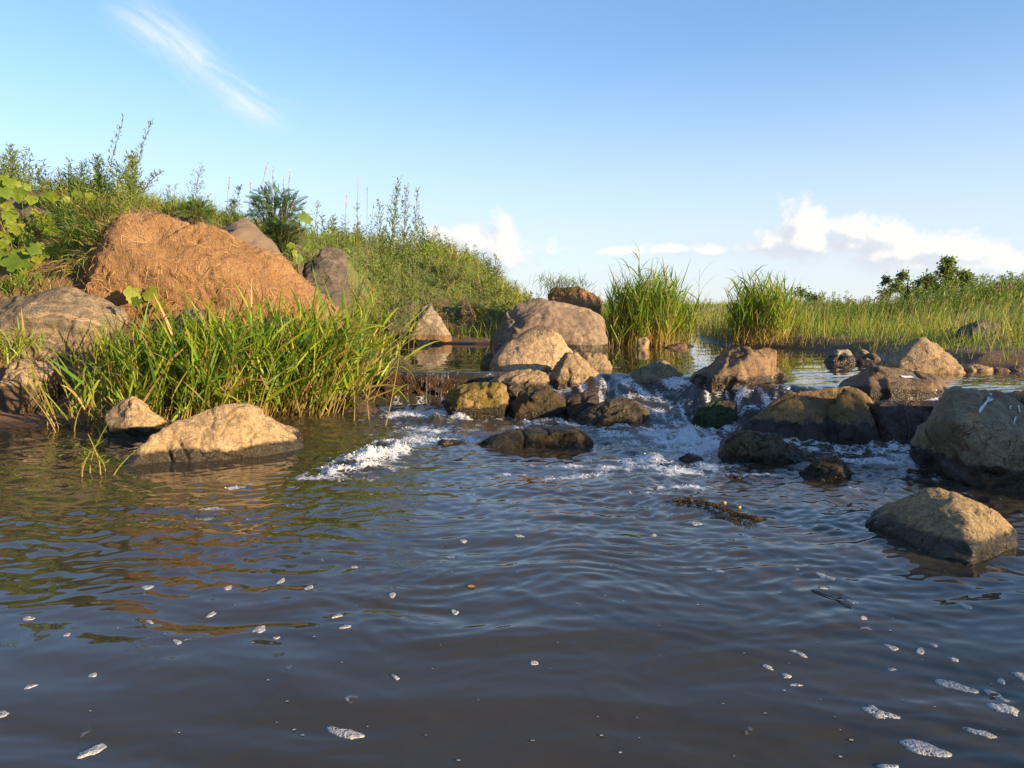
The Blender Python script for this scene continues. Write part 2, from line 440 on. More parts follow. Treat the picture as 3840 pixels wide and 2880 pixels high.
# ------------------------------------------------------------------ river water
rad = np.concatenate([np.linspace(.12, 1.15, 10), np.exp(np.arange(math.log(1.2), math.log(8.2), .0058)), np.exp(np.arange(math.log(8.25), math.log(34), .016))])
ang = np.concatenate([np.linspace(-180, -42, 30)[:-1], np.arange(-42, 42, .115), np.linspace(42, 180, 30)])
ang = np.radians(ang)
RR, AA = np.meshgrid(rad, ang, indexing='ij')
WX = RR * np.sin(AA); WY = RR * np.cos(AA)
def foam_blobs():
    """px centre (display px of the photograph), half-lengths in m, strength"""
    L = [(860, 890, .16, .16, 1.0), (910, 885, .2, .2, 1.0), (960, 890, .16, .16, 1.0), (935, 925, .3, .16, .8), (900, 945, .22, .16, .7), (1000, 905, .25, .1, .75), (960, 945, .3, .1, .65),
         (835, 955, .12, .12, 1.2), (800, 978, .16, .1, 1.1), (760, 990, .14, .08, 1.1), (790, 1005, .14, .07, 1.0), (720, 1015, .12, .06, .9), (690, 1005, .07, .05, .8), (870, 968, .12, .07, .8), (680, 1025, .1, .03, .8), (840, 985, .1, .05, .6),
         (1430, 930, .24, .14, 1.0), (1480, 945, .22, .2, 1.0), (1520, 965, .2, .2, .95), (1410, 990, .22, .12, .9), (1480, 1010, .18, .14, .9), (1550, 1000, .1, .1, .8), (1390, 920, .12, .1, .7), (1300, 935, .2, .05, .5),
         (1230, 1000, .16, .05, .6), (1270, 1020, .14, .05, .65), (1220, 1025, .1, .04, .7), (1330, 1005, .2, .06, .6), (1490, 1045, .14, .05, .7), (1440, 1060, .12, .04, .5),
         (1800, 965, .14, .1, .7), (1850, 985, .22, .07, .7), (1930, 990, .22, .07, .6), (1990, 1000, .15, .06, .5), (1650, 1020, .1, .03, .7), (1960, 1020, .2, .05, .45),
         (1110, 1015, .1, .03, .4), (1340, 830, .12, .1, .45), (1330, 790, .05, .1, .5), (1480, 840, .08, .12, .5), (1370, 870, .2, .1, .25),
         (1020, 880, .1, .05, .4), (1200, 915, .2, .05, .35), (1130, 925, .2, .06, .3),
         (505, 1045, .06, .02, .6), (540, 1038, .05, .02, .6), (665, 1082, .07, .02, .6), (470, 1090, .06, .02, .5), (640, 1045, .06, .02, .5), (900, 1050, .06, .02, .4), (1010, 1060, .06, .02, .4), (430, 1110, .05, .02, .4), (320, 1110, .06, .02, .3)]
    return L
def flow_T(x, y):
    yb = np.interp(x, basx, basy); yl = np.interp(x, lipx, lipy)
    s = yb - y
    dn = np.exp(-(np.maximum(s, 0) / 1.75) ** 1.6)
    up = np.exp(-np.maximum(y - yl, 0) / .5)
    T = np.where(s > 0, dn, np.where(y > yl, .35 * up, .7))
    T = T * (1 - .75 * sst(-x, 1.2, 2.2))
    return T
def waves(x, y):
    p = np.stack([x, y], -1)
    T = flow_T(x, y)
    d = sdist(x, y)
    wp = p + .10 * np.stack([pn(p * 2.1), pn(p * 2.1 + 9.1)], -1)
    upp = (y > np.interp(x, lipx, lipy)).astype(float)
    up = sst(y - np.interp(x, lipx, lipy), -.1, .6)
    calm = 1 - .45 * up
    fade = np.clip(9 / np.hypot(x, y), .4, 1)
    # foreground swell: long ridges lying across the view, bent round the foot of the rapids
    q1 = np.stack([wp[..., 0] * 1.3 + wp[..., 1] * .5, wp[..., 1] * 3.4 - .35 * wp[..., 0] ** 2], -1)
    w1 = pn(q1 * .9) * .0060 + pn(q1 * 1.9 + 5) * .0034
    q2 = np.stack([wp[..., 0] * 3.4, wp[..., 1] * 8.5 - .8 * wp[..., 0] ** 2], -1)
    mod = .45 + .9 * sst(pn(p * .9 + 31), -.25, .5) + .6 * T
    w2 = pn(q2) * .0040 * mod
    q2b = np.stack([wp[..., 0] * 6.5 + 2.0 * wp[..., 1], wp[..., 1] * 15 - 1.0 * wp[..., 0]], -1)
    mod3 = .18 + .95 * sst(y, 1.8, 3.1) * (.45 + .55 * sst(pn(p * 1.1 + 3), -.4, .4)) + .55 * sst(pn(p * .8 + 71), .12, .5)
    w2b = (.3 - np.abs(pn(q2b))) * .0068 * mod3
    q3 = np.stack([wp[..., 0] * 9, wp[..., 1] * 13], -1)
    Tc = T * (1 - .8 * sst(y, np.interp(x, basx, basy), np.interp(x, basx, basy) + .3))
    w3 = (.3 - np.abs(pn(q3))) * (.0046 * mod3 + .024 * Tc)
    q4 = np.stack([wp[..., 0] * 19, wp[..., 1] * 27], -1)
    w4 = pn(q4) * (.0010 * mod3 + .0075 * Tc)
    slope = sst(y, np.interp(x, basx, basy) - .5, np.interp(x, basx, basy)) * (1 - sst(y, np.interp(x, lipx, lipy) - .15, np.interp(x, lipx, lipy) + .1)) * sst(x, -.1, .4)
    w5 = pn(p * 7 + 3) * .024 * T ** 2 + pn(p * 3.3 + 8) * .018 * T ** 1.5
    fx = x + .25 * (y - 6) + .15 * pn(p * 1.7 + 40)
    w5 = w5 * (1 - .6 * slope) + slope * (pn(np.stack([fx * 4.5, y * 1.8], -1) + 2) * .045 + pn(np.stack([fx * 11, y * 2.6], -1) + 6) * .020 + pn(np.stack([fx * 24, y * 6], -1) + 9) * .007)
    global SLOPE, FX
    SLOPE, FX = slope, fx
    global MOD3
    MOD3 = mod3
    hgt = (w1 + w2 + w2b + w3 + w4) * calm * fade + w5 * (1 - upp * .85)
    return hgt, T
wz_, T_ = waves(WX, WY)
slope_, fx_ = SLOPE, FX
chop = np.clip(.35 * MOD3, 0, .5) * (1 - .6 * sst(WY - np.interp(WX, lipx, lipy), -.1, .6))
fo = np.zeros_like(WX)
for (u, v, rx, ry, s) in foam_blobs():
    q = G(u * 3840 / 2212, v * 3840 / 2212, 0.0)
    for _ in range(3):
        q = G(u * 3840 / 2212, v * 3840 / 2212, float(level(np.array(q[0]), np.array(q[1]))) + .02)
    fo += s * np.exp(-(((WX - q[0]) / rx) ** 2 + ((WY - q[1]) / ry) ** 2))
pw = np.stack([WX, WY], -1)
fwp = np.stack([WX + .12 * pn(np.stack([WX, WY], -1) * 2.3), WY + .12 * pn(np.stack([WX, WY], -1) * 2.3 + 7)], -1)
fno = fbm(np.stack([fwp[..., 0] * 8 + fwp[..., 1] * 3, fwp[..., 1] * 6 - fwp[..., 0] * 2], -1), 4, .6)
foam = np.clip(1.25 * np.minimum(fo, 1.2) + .70 * fno - .22, 0, 1.15) * (fo > .03)
foam = np.maximum(foam, np.clip(T_ ** 1.8 * 1.15 - .70 + .85 * fno, 0, .75) * (WX > -1.2))
strk = pn(np.stack([fx_ * 15, WY * 2.4], -1) + 4) + .5 * pn(np.stack([fx_ * 34, WY * 5], -1) + 8)
foam = np.maximum(foam, slope_ * np.clip(strk * 1.4 + .05, 0, .75))
pile = np.zeros_like(WX)
for (u, v, r_, h_) in ((838, 957, .085, .085), (805, 975, .10, .05), (765, 988, .10, .045), (800, 1003, .09, .03), (728, 1010, .08, .03), (860, 965, .08, .04), (935, 905, .13, .06), (985, 900, .12, .05), (1480, 935, .15, .06), (1540, 955, .12, .05), (1430, 985, .12, .03)):
    q = G(u * 1.736, v * 1.736, .03)
    pile += h_ * np.exp(-(((WX - q[0]) / r_) ** 2 + ((WY - q[1]) / (r_ * .8)) ** 2))
WZ = level(WX, WY) + wz_ + pile * (1 + .6 * fno) + foam * .012 * np.abs(pn(pw * 30))
nr, na = WX.shape
idx = np.arange(nr * na).reshape(nr, na)
q4_ = np.stack([idx[:-1, :-1], idx[1:, :-1], idx[1:, 1:], idx[:-1, 1:]], -1).reshape(-1, 4)
m, t, b = new_mat('river_water')
pos = t.add('ShaderNodeNewGeometry').outputs['Position']
a = t.add('ShaderNodeAttribute'); a.attribute_name = 'col'
sc_ = t.add('ShaderNodeSeparateColor'); t.l.new(a.outputs['Color'], sc_.inputs[0])
fm, tu = sc_.outputs[0], sc_.outputs[1]
v1 = t.add('ShaderNodeTexVoronoi'); v1.feature = 'DISTANCE_TO_EDGE'; v1.inputs['Scale'].default_value = 26
wv = t.add('ShaderNodeVectorMath', operation='ADD'); t.l.new(pos, wv.inputs[0])
nc = t.add('ShaderNodeTexNoise'); t.l.new(pos, nc.inputs['Vector']); nc.inputs['Scale'].default_value = 14
vs = t.add('ShaderNodeVectorMath', operation='SCALE'); t.l.new(nc.outputs['Color'], vs.inputs[0]); vs.inputs['Scale'].default_value = .09
t.l.new(vs.outputs[0], wv.inputs[1]); t.l.new(wv.outputs[0], v1.inputs['Vector'])
lace = t.ss(v1.outputs['Distance'], .22, .02)
fine = t.noise(pos, 120, 3, .7)
ff = t.m('ADD', t.m('MULTIPLY', fm, 1.25), t.m('MULTIPLY', t.m('SUBTRACT', lace, .5), .55))
ff = t.m('ADD', ff, t.m('MULTIPLY', t.m('SUBTRACT', fine, .5), .45))
ff = t.m('MULTIPLY', t.ss(ff, .25, 1.0), t.ss(fm, .02, .15))
wcol = t.mix(t.noise(pos, 1.1, 3), (.034, .029, .020), (.050, .042, .029))
c = t.mix(ff, wcol, (.50, .52, .55))
t.l.new(c, b.inputs['Base Color'])
t.l.new(t.m('ADD', .008, t.m('MULTIPLY', ff, .4)), b.inputs['Roughness'])
b.inputs['IOR'].default_value = 1.333
bp = t.add('ShaderNodeBump'); bp.inputs['Distance'].default_value = .012
t.l.new(t.m('MULTIPLY', t.m('MULTIPLY', tu, tu), .55), bp.inputs['Strength'])
mp = t.add('ShaderNodeMapping'); t.l.new(pos, mp.inputs[0]); mp.inputs['Scale'].default_value = (1, 1.6, 1)
t.l.new(t.m('ADD', t.noise(mp.outputs[0], 34, 3, .55), t.m('MULTIPLY', fine, .35)), bp.inputs['Height']); t.l.new(bp.outputs[0], b.inputs['Normal'])
M_water = m
wme = mesh_np('river', np.stack([WX, WY, WZ], -1).reshape(-1, 3), [q4_], np.stack([foam, np.clip(T_, 0, 1), chop], -1).reshape(-1, 3), True, M_water)
obj('river', wme, kind='structure')
def water_z(x, y):
    x = np.asarray(x, float); y = np.asarray(y, float)
    return level(x, y) + waves(x, y)[0]


# ------------------------------------------------------------------ boulders
_tmp_i = 0
def hull_mesh(pts, chips=4, seed=0, chip=.07):
    bm = bmesh.new()
    for p in pts: bm.verts.new(tuple(p))
    r = bmesh.ops.convex_hull(bm, input=list(bm.verts))
    bmesh.ops.delete(bm, geom=list({v for v in r['geom_interior'] + r['geom_unused'] if isinstance(v, bmesh.types.BMVert) and v.is_valid}), context='VERTS')
    rs = np.random.default_rng(seed)
    for _ in range(chips):
        n = rs.normal(size=3); n[2] = abs(n[2]) * .8 + .1; n[1] -= .3; n /= np.linalg.norm(n)
        vs = np.array([v.co for v in bm.verts])
        h = vs @ n; s = h.max(); ext = s - h.min()
        co = n * (s - ext * chip * rs.uniform(.3, 1.0))
        bmesh.ops.bisect_plane(bm, geom=list(bm.verts) + list(bm.edges) + list(bm.faces), plane_co=co, plane_no=n, clear_outer=True)
        pts2 = [v.co.copy() for v in bm.verts]
        bm.free(); bm = bmesh.new()
        for p in pts2: bm.verts.new(p)
        r = bmesh.ops.convex_hull(bm, input=list(bm.verts))
        bmesh.ops.delete(bm, geom=list({v for v in r['geom_interior'] + r['geom_unused'] if isinstance(v, bmesh.types.BMVert) and v.is_valid}), context='VERTS')
    return bm

def voxel(bms, size):
    """union of closed shapes as one even quad skin"""
    me = bpy.data.meshes.new('tmp')
    tot = bmesh.new()
    for bm in bms:
        t_ = bpy.data.meshes.new('t'); bm.to_mesh(t_); tot.from_mesh(t_); bpy.data.meshes.remove(t_); bm.free()
    bmesh.ops.recalc_face_normals(tot, faces=list(tot.faces))
    tot.to_mesh(me); tot.free()
    o = bpy.data.objects.new('tmp', me); COL.objects.link(o)
    md = o.modifiers.new('r', 'REMESH'); md.mode = 'VOXEL'; md.voxel_size = size; md.adaptivity = 0
    dg = bpy.context.evaluated_depsgraph_get()
    ev = o.evaluated_get(dg); em = ev.to_mesh()
    n = len(em.vertices); V = np.empty(n * 3, np.float32); em.vertices.foreach_get('co', V); V = V.reshape(-1, 3).astype(float)
    lt = np.empty(len(em.polygons), np.int32); em.polygons.foreach_get('loop_total', lt)
    lv = np.empty(len(em.loops), np.int32); em.loops.foreach_get('vertex_index', lv)
    ev.to_mesh_clear()
    bpy.data.objects.remove(o); bpy.data.meshes.remove(me)
    st = np.concatenate([[0], np.cumsum(lt)[:-1]])
    Q = lv[(st[lt == 4][:, None] + np.arange(4))]
    T3 = lv[(st[lt == 3][:, None] + np.arange(3))] if (lt == 3).any() else np.zeros((0, 3), int)
    return V, Q, T3

def normals(V, Q):
    n = np.cross(V[Q[:, 2]] - V[Q[:, 0]], V[Q[:, 3]] - V[Q[:, 1]])
    N = np.zeros_like(V)
    for k in range(4): np.add.at(N, Q[:, k], n)
    return N / (np.linalg.norm(N, axis=1)[:, None] + 1e-12)

def smooth(V, Q, it, lam=.5):
    E_ = np.concatenate([Q[:, [0, 1]], Q[:, [1, 2]], Q[:, [2, 3]], Q[:, [3, 0]]])
    a_ = np.concatenate([E_[:, 0], E_[:, 1]]); b_ = np.concatenate([E_[:, 1], E_[:, 0]])
    cnt = np.bincount(a_, minlength=len(V)).astype(float)[:, None] + 1e-9
    for _ in range(it):
        S = np.stack([np.bincount(a_, V[b_, k], minlength=len(V)) for k in range(3)], -1) / cnt
        V = V + lam * (S - V)
    return V

ROCKS = {}
def rock(label, outline, Y, tf, tb, mat, pts=(), sink=.22, vox=.016, sm=3, amp=.018, freq=4.0, crack=.02, chips=1, extra=(), name='boulder', cat='boulder', seed=None, kf=.72, kz=.5, group=None, strata=None, facet=.6, rug=0.0):
    global _tmp_i
    _tmp_i += 1
    seed = seed or _tmp_i * 7
    bms = []
    ymid = None
    for (ol, Yq, tf_, tb_, ex) in [(outline, Y, tf, tb, pts)] + [tuple(e) for e in extra]:
        us = [q[0] for q in ol]
        u0, u1 = min(us), max(us)
        yf = (lambda u: Yq) if np.isscalar(Yq) else (lambda u: Yq[0] + (Yq[1] - Yq[0]) * (u - u0) / (u1 - u0))
        O = np.array([P(q[0], q[1], yf(q[0])) for q in ol])
        zmin = O[:, 2].min(); cx_ = O[:, 0].mean(); cyy = O[:, 1].mean()
        if ymid is None: ymid = cyy; base = np.array([cx_, cyy, zmin])
        pl = [O]
        for (kx, kzz, dy) in ((kf, kz, -tf_), (.75, .6, tb_)):
            Q_ = O[::3].copy()
            Q_[:, 0] = cx_ + (Q_[:, 0] - cx_) * kx
            Q_[:, 2] = zmin + (Q_[:, 2] - zmin) * kzz
            Q_[:, 1] += dy
            pl.append(Q_)
        if len(ex): pl.append(np.array([P(e[0], e[1], yf(e[0]) + e[2]) for e in ex]))
        A = np.concatenate(pl)
        low = A[A[:, 2] < zmin + .12 * (A[:, 2].max() - zmin) + .02].copy(); low[:, 2] -= sink
        A = np.concatenate([A, low])
        bms.append(hull_mesh(A, chips, seed))
    V, Q, T3 = voxel(bms, vox)
    V = smooth(V, Q, max(1, sm - 1))
    N = normals(V, Q)
    size = np.ptp(V, axis=0).max()
    so = seed * 3.7
    dsp = amp * .75 * fbm(V * freq * .7 / max(size, .3) + so, 3, .42)
    dsp = dsp + amp * .16 * fbm(V * freq * 5 / max(size, .3) + so * 2, 3, .55)
    # chiselled facets: piecewise planes round random seeds
    rs = np.random.default_rng(seed + 1)
    for K, g_, lim in ((16, .10 * facet, .8), (80, .15 * facet, .42)):
        ci = V[rs.integers(0, len(V), K)]
        gv = rs.normal(size=(K, 3)) * g_
        wv_ = V + .02 * np.stack([pn(V * 11 + 1), pn(V * 11 + 5), pn(V * 11 + 9)], -1)
        d2 = ((wv_[:, None] - ci[None]) ** 2).sum(-1) ** .5
        wq = np.exp(-(d2 - d2.min(1)[:, None]) / (.0045 * size))
        wq /= wq.sum(1)[:, None]
        pl_ = np.einsum('nkj,kj->nk', V[:, None] - ci[None], gv)
        dsp = dsp + np.clip((wq * pl_).sum(1), -lim * amp, lim * amp)
    rg = np.abs(pn(V * freq * .9 / max(size, .3) + so + 3 + .12 * pn(V * 9)[:, None]))
    dsp = dsp - crack * np.exp(-(rg / .06) ** 2) * sst(pn(V * 2.2 + so), -.1, .2)
    rg2 = np.abs(pn(V * np.array([1, 1, .55]) * freq * 1.7 / max(size, .3) + so + 23 + .15 * pn(V * 7)[:, None]))
    dsp = dsp - .5 * crack * np.exp(-(rg2 / .07) ** 2) * sst(pn(V * 3.1 + so + 9), .05, .3)
    dsp = dsp + np.minimum(amp, .02) * .9 * (np.floor(pn(V * 3.2 + so + 50) * 3.0) / 3.0) * sst(pn(V * 1.3 + so), -.2, .2)
    if rug: dsp = dsp + rug * (np.abs(fbm(V * 9 + so, 4, .6)) - .3) + rug * .5 * fbm(V * 30 + so, 2)
    if strata: dsp = dsp + strata[1] * pn(np.stack([V @ np.array(strata[0]), V[:, 0] * .8, V[:, 1] * .8], -1) + so)
    V = V + N * dsp[:, None]
    base[2] = V[:, 2].min()
    me = mesh_np(name, V - base, [Q, T3], None, True, mat)
    o = obj(name, me, loc=base, label=label, cat=cat, group=group)
    ROCKS[label] = (o, V, Q, T3)
    return o

def on_rock(label, u, v):
    o, V, Q, T3 = ROCKS[label]
    if not hasattr(on_rock, 'c'): on_rock.c = {}
    if label not in on_rock.c:
        on_rock.c[label] = BVHTree.FromPolygons([tuple(p) for p in V], [tuple(q) for q in Q] + [tuple(q) for q in T3])
    d = ray(u, v)
    hit, n, i, dist = on_rock.c[label].ray_cast(Vector((0, 0, CAMZ)), Vector(d))
    return hit, n

TAN = ((.36, .26, .155), (.47, .35, .215))
GREY = ((.19, .16, .135), (.30, .25, .205))
M_tan = mat_rock('sandstone_tan', *TAN, wet=.065, wetcol=(.022, .017, .009), wetn=.03, spot_amt=.22, spots=(.17, .12, .07))
M_tan2 = mat_rock('sandstone_speckled', (.40, .29, .18), (.52, .40, .27), wet=None, spot_amt=.3, spots=(.15, .10, .07), topdark=dict(z=.60, n=.25, col=(.075, .055, .048)))
M_big = mat_rock('big_boulder_stone', (.20, .15, .118), (.29, .225, .17), wet=.36, wetcol=(.04, .028, .016), wetn=.015, spot_amt=.35, spots=(.12, .085, .075), scale=2.2,
                 bands=dict(dir=(0.02, 0, 1), f=3.2, warp=1.2, col=(.36, .275, .185), amt=.35), topdark=dict(z=.93, n=.6, col=(.10, .075, .066), amt=.75))
M_mid = mat_rock('pool_stone', (.28, .205, .13), (.40, .295, .19), wet=.235, wetcol=(.03, .021, .011), wetn=.05, spot_amt=.3, spots=(.12, .085, .05))
M_dark = mat_rock('dark_wet_stone', (.115, .085, .055), (.20, .15, .095), wet=.14, wetcol=(.014, .011, .007), wetn=.06, spot_amt=.5, spots=(.05, .04, .03), rough=.7)
M_brown = mat_rock('brown_stone', (.17, .11, .068), (.33, .225, .14), wet=.34, wetcol=(.022, .015, .009), wetn=.12, spot_amt=.5, spots=(.08, .05, .035), scale=3)
M_gold = mat_rock('algae_gold_stone', (.15, .105, .055), (.34, .235, .10), wet=.13, wetcol=(.014, .011, .007), wetn=.09, spot_amt=.45, spots=(.07, .055, .03), bands=dict(dir=(.8, .5, .45), f=16, warp=2, col=(.09, .07, .045), amt=.6))
M_olive = mat_rock('olive_grey_stone', (.165, .14, .095), (.255, .22, .155), wet=.13, wetcol=(.016, .013, .008), wetn=.07, spot_amt=.4, spots=(.08, .07, .05))
M_moss = mat_rock('mossy_stone', (.34, .24, .13), (.42, .30, .17), wet=.10, wetcol=(.022, .018, .008), wetn=.06, moss=(.17, .125, .02), moss_lo=.52, moss_hi=.7, bump=1.0, spots=(.1, .08, .03))
M_algae = mat_rock('algae_rock', (.055, .042, .02), (.125, .085, .035), wet=.05, wetcol=(.016, .012, .006), wetn=.05, spot_amt=.5, spots=(.03, .024, .012), bump=1.0, rough=.5)
M_moss2 = mat_rock('mossy_dark', (.075, .062, .035), (.15, .12, .065), wet=.05, wetcol=(.02, .016, .01), wetn=.04, spot_amt=.5, spots=(.03, .026, .015), bump=1.0, rough=.55)
M_ledge = mat_rock('ledge_algae', (.05, .026, .012), (.14, .075, .032), wet=None, spot_amt=.7, spots=(.016, .010, .006), bump=1.0, rough=.22, scale=9)
M_slab = mat_rock('wet_slab', (.045, .032, .024), (.11, .07, .05), wet=None, spot_amt=.4, spots=(.018, .015, .012), rough=.26, bump=.8)
M_band = mat_rock('banded_grey', (.15, .125, .10), (.25, .205, .16), wet=None, bands=dict(dir=(.12, .3, 1), f=17, warp=5, col=(.46, .31, .165), amt=.65), spot_amt=.4, scale=3)
M_bank = mat_rock('bank_boulder', (.085, .075, .068), (.15, .128, .108), wet=None, spot_amt=.5, spots=(.05, .045, .04), bands=dict(dir=(.3, 0, 1), f=8, warp=4, col=(.27, .20, .15), amt=.4))
M_slabgrey = mat_rock('shore_slab', (.25, .215, .175), (.34, .29, .235), wet=.42, wetcol=(.10, .06, .03), wetn=.05, spot_amt=.3, wetrough=.6, spots=(.14, .12, .10))
M_front = mat_rock('front_rock', (.27, .205, .12), (.39, .295, .17), wet=.06, wetcol=(.02, .017, .008), wetn=.022, spot_amt=.4, spots=(.13, .10, .06), scale=6)
M_big_right = mat_rock('right_boulder', (.20, .175, .125), (.30, .265, .19), wet=.13, wetcol=(.02, .016, .010), wetn=.07, spot_amt=.45, spots=(.11, .095, .065), scale=3.2)

# --- lower pool, left
rock('large tan boulder with dark wet foot lying in the water at left', cd([(340, 1012), (346, 975), (352, 932), (372, 910), (440, 881), (495, 866), (530, 872), (560, 890), (600, 926), (640, 946), (660, 972), (640, 988), (560, 996), (450, 1004)]),
     (4.52, 4.92), .13, .45, M_tan, pts=cd([(368, 930, -.06), (375, 1000, -.16), (470, 905, -.08), (560, 950, -.16), (620, 970, -.12), (450, 990, -.2)]), kz=.35, amp=.017, crack=.035, vox=.011, sm=1, freq=5, chips=0, facet=.5,
     extra=[(cd([(262, 1019), (270, 992), (300, 962), (330, 938), (375, 912), (420, 900), (425, 1000), (360, 1014)]), (4.36, 4.62), .12, .45, cd([(300, 985, -.08), (360, 950, -.06)]))])
rock('small tan rock half hidden in reeds behind the large tan boulder', c3([(905, 1340), (920, 1230), (1030, 1150), (1140, 1118), (1240, 1180), (1330, 1260), (1425, 1335), (1250, 1450), (1080, 1480), (940, 1440)]),
     5.45, .14, .2, M_tan, pts=c3([(1150, 1330, -.18), (1060, 1450, -.12)]), vox=.012, amp=.012)
rock('rounded ochre boulder on the mud beside the left reeds', c3([(45, 900), (70, 830), (180, 788), (300, 788), (420, 830), (500, 865), (480, 960), (420, 1080), (350, 1112), (220, 1060), (100, 990)]), 6.25, .2, .3,
     mat_rock('ochre_stone', (.36, .26, .16), (.46, .34, .21), wet=.27, wetcol=(.06, .04, .022), wetn=.03, wetrough=.6), vox=.013, sm=6, amp=.014)
rock('broad grey boulder with ochre bands below the leafy plants', c3([(-330, 560), (-250, 400), (-60, 300), (150, 240), (300, 205), (500, 165), (640, 170), (760, 208), (900, 260), (1060, 330), (1120, 450), (1000, 640), (700, 760), (300, 740), (0, 640)]),
     6.95, .28, .5, M_band, vox=.02, sm=6, amp=.03, strata=((2, 4, 16), .008), pts=c3([(300, 420, -.33), (700, 420, -.3)]))
rock('dark slate rock at water edge left of the small waterfall', c4([(1040, 1060), (1110, 930), (1180, 815), (1290, 850), (1400, 975), (1470, 1045), (1250, 1075)]), 6.62, .14, .3, M_slab, vox=.014, amp=.01, sm=2)
rock('grey boulder showing through the tall reeds', c4([(420, 540), (430, 360), (480, 200), (560, 160), (660, 200), (720, 280), (765, 420), (800, 560), (700, 640), (520, 620)]), 7.1, .2, .3, M_slabgrey, vox=.018, amp=.016)
rock('low grey rock between the reeds and the earth mound', c3([(1450, 560), (1480, 430), (1560, 370), (1700, 350), (1850, 400), (1950, 520), (1900, 620), (1600, 640)]), 6.95, .15, .2, M_bank, vox=.018)
# --- waterfall ledge
rock('brown algae covered ledge under the small waterfall', c4([(1270, 700), (1330, 655), (1420, 650), (1560, 672), (1750, 690), (1960, 712), (2150, 728), (2260, 745), (2240, 850), (2080, 930), (1900, 940), (1700, 950), (1500, 955), (1400, 900), (1320, 780)]),
     (7.22, 7.04), .07, .5, M_ledge, kf=.96, kz=.93, vox=.014, sm=3, amp=.032, freq=7, crack=.03, facet=.9, name='rock_ledge', cat='rock', chips=0)
# --- rocks across the weir, centre
rock('biggest grey boulder standing in the upper pool', c5([(535, 590), (545, 500), (565, 460), (600, 390), (640, 330), (700, 230), (780, 170), (870, 138), (960, 128), (1100, 158), (1280, 200), (1400, 215), (1450, 258), (1520, 288), (1548, 340), (1560, 420), (1578, 500), (1570, 575), (1530, 608)]),
     10.95, .42, .6, M_big, pts=c5([(985, 140, -.06), (850, 350, -.42), (800, 560, -.5), (1450, 300, -.12), (1440, 560, -.45), (1200, 330, -.33), (640, 560, -.28)]), kf=.85, kz=.4, vox=.022, sm=2, amp=.028, freq=5, crack=.02, sink=.3)
rock('pale speckled boulder with dark crown in front of the biggest boulder', c5([(530, 800), (533, 720), (590, 612), (660, 530), (760, 458), (860, 400), (940, 363), (1000, 356), (1070, 383), (1140, 440), (1200, 510), (1260, 580), (1310, 650), (1330, 760), (1200, 850), (900, 850), (650, 830)]),
     7.55, .22, .4, M_tan2, pts=c5([(600, 680, -.15), (590, 790, -.22), (900, 720, -.3), (1100, 700, -.25), (1000, 400, -.03)]), kz=.45, vox=.015, sm=4, amp=.012, freq=4)
rock('angular tan rock leaning against the pale speckled boulder', c5([(1030, 830), (1060, 770), (1130, 690), (1195, 600), (1290, 588), (1390, 700), (1450, 750), (1505, 810), (1500, 900), (1400, 915), (1210, 910), (1080, 885)]),
     7.0, .17, .25, M_mid, pts=c5([(1215, 610, -.08), (1150, 780, -.17), (1330, 760, -.16), (1210, 890, -.2), (1390, 800, -.16)]), kz=.4, vox=.011, sm=1, amp=.011, chips=0, facet=.6)
rock('low rounded tan rock below the pale speckled boulder', c5([(520, 850), (560, 820), (640, 780), (800, 748), (960, 745), (1040, 772), (1070, 840), (1050, 900), (900, 960), (700, 1000), (600, 900)]), 6.85, .2, .25, M_mid, vox=.013, sm=6, amp=.016)
rock('yellow mossy block at the foot of the small waterfall', c5([(148, 1060), (160, 990), (178, 935), (270, 885), (400, 860), (560, 856), (640, 876), (692, 900), (716, 1000), (695, 1090), (655, 1140), (645, 1190), (500, 1172), (330, 1175), (240, 1120)]),
     6.35, .12, .3, M_moss, pts=c5([(640, 890, -.12), (650, 1120, -.17), (560, 870, -.07), (300, 950, -.13), (280, 1120, -.16), (470, 1160, -.2)]), kf=.85, kz=.75, vox=.011, sm=2, amp=.016, freq=8, crack=.008)
rock('dark dripping rock with orange algae right of the mossy block', c5([(695, 1125), (740, 1010), (800, 930), (900, 882), (1050, 880), (1140, 948), (1195, 1010), (1195, 1070), (1080, 1140), (850, 1140)]), 6.3, .12, .25, M_algae, vox=.012, kf=.85, kz=.7, amp=.018, freq=8)
rock('small dark rock at the left foot of the pale speckled boulder', c5([(462, 690), (500, 622), (562, 603), (590, 700), (540, 730), (480, 715)]), 7.75, .08, .1, M_dark, vox=.012)
rock('flat layered rock lying right of the angular tan rock', c5([(1320, 630), (1380, 603), (1500, 600), (1562, 660), (1612, 722), (1590, 780), (1480, 780), (1390, 720)]), 7.6, .15, .25, M_mid, vox=.013, strata=((4, 0, 22), .008))
rock('olive brown rock with water streaming over its right side', c5([(1270, 1200), (1350, 1120), (1400, 1080), (1500, 1010), (1580, 972), (1680, 968), (1800, 1000), (1900, 1080), (1955, 1200), (1850, 1250), (1600, 1262), (1400, 1255)]), 5.95, .2, .4, M_moss2, vox=.012, sm=6, amp=.014, freq=8)
rock('low black slab of stone in the middle of the rapids', c5([(400, 1410), (520, 1335), (700, 1290), (900, 1260), (1100, 1234), (1250, 1240), (1380, 1290), (1452, 1370), (1452, 1440), (1380, 1470), (1200, 1465), (1000, 1455), (800, 1440), (600, 1425)]), 4.98, .1, .35, M_algae, pts=c5([(1250, 1290, -.1), (900, 1330, -.1)]), kz=.6, vox=.011, sm=4, amp=.012)
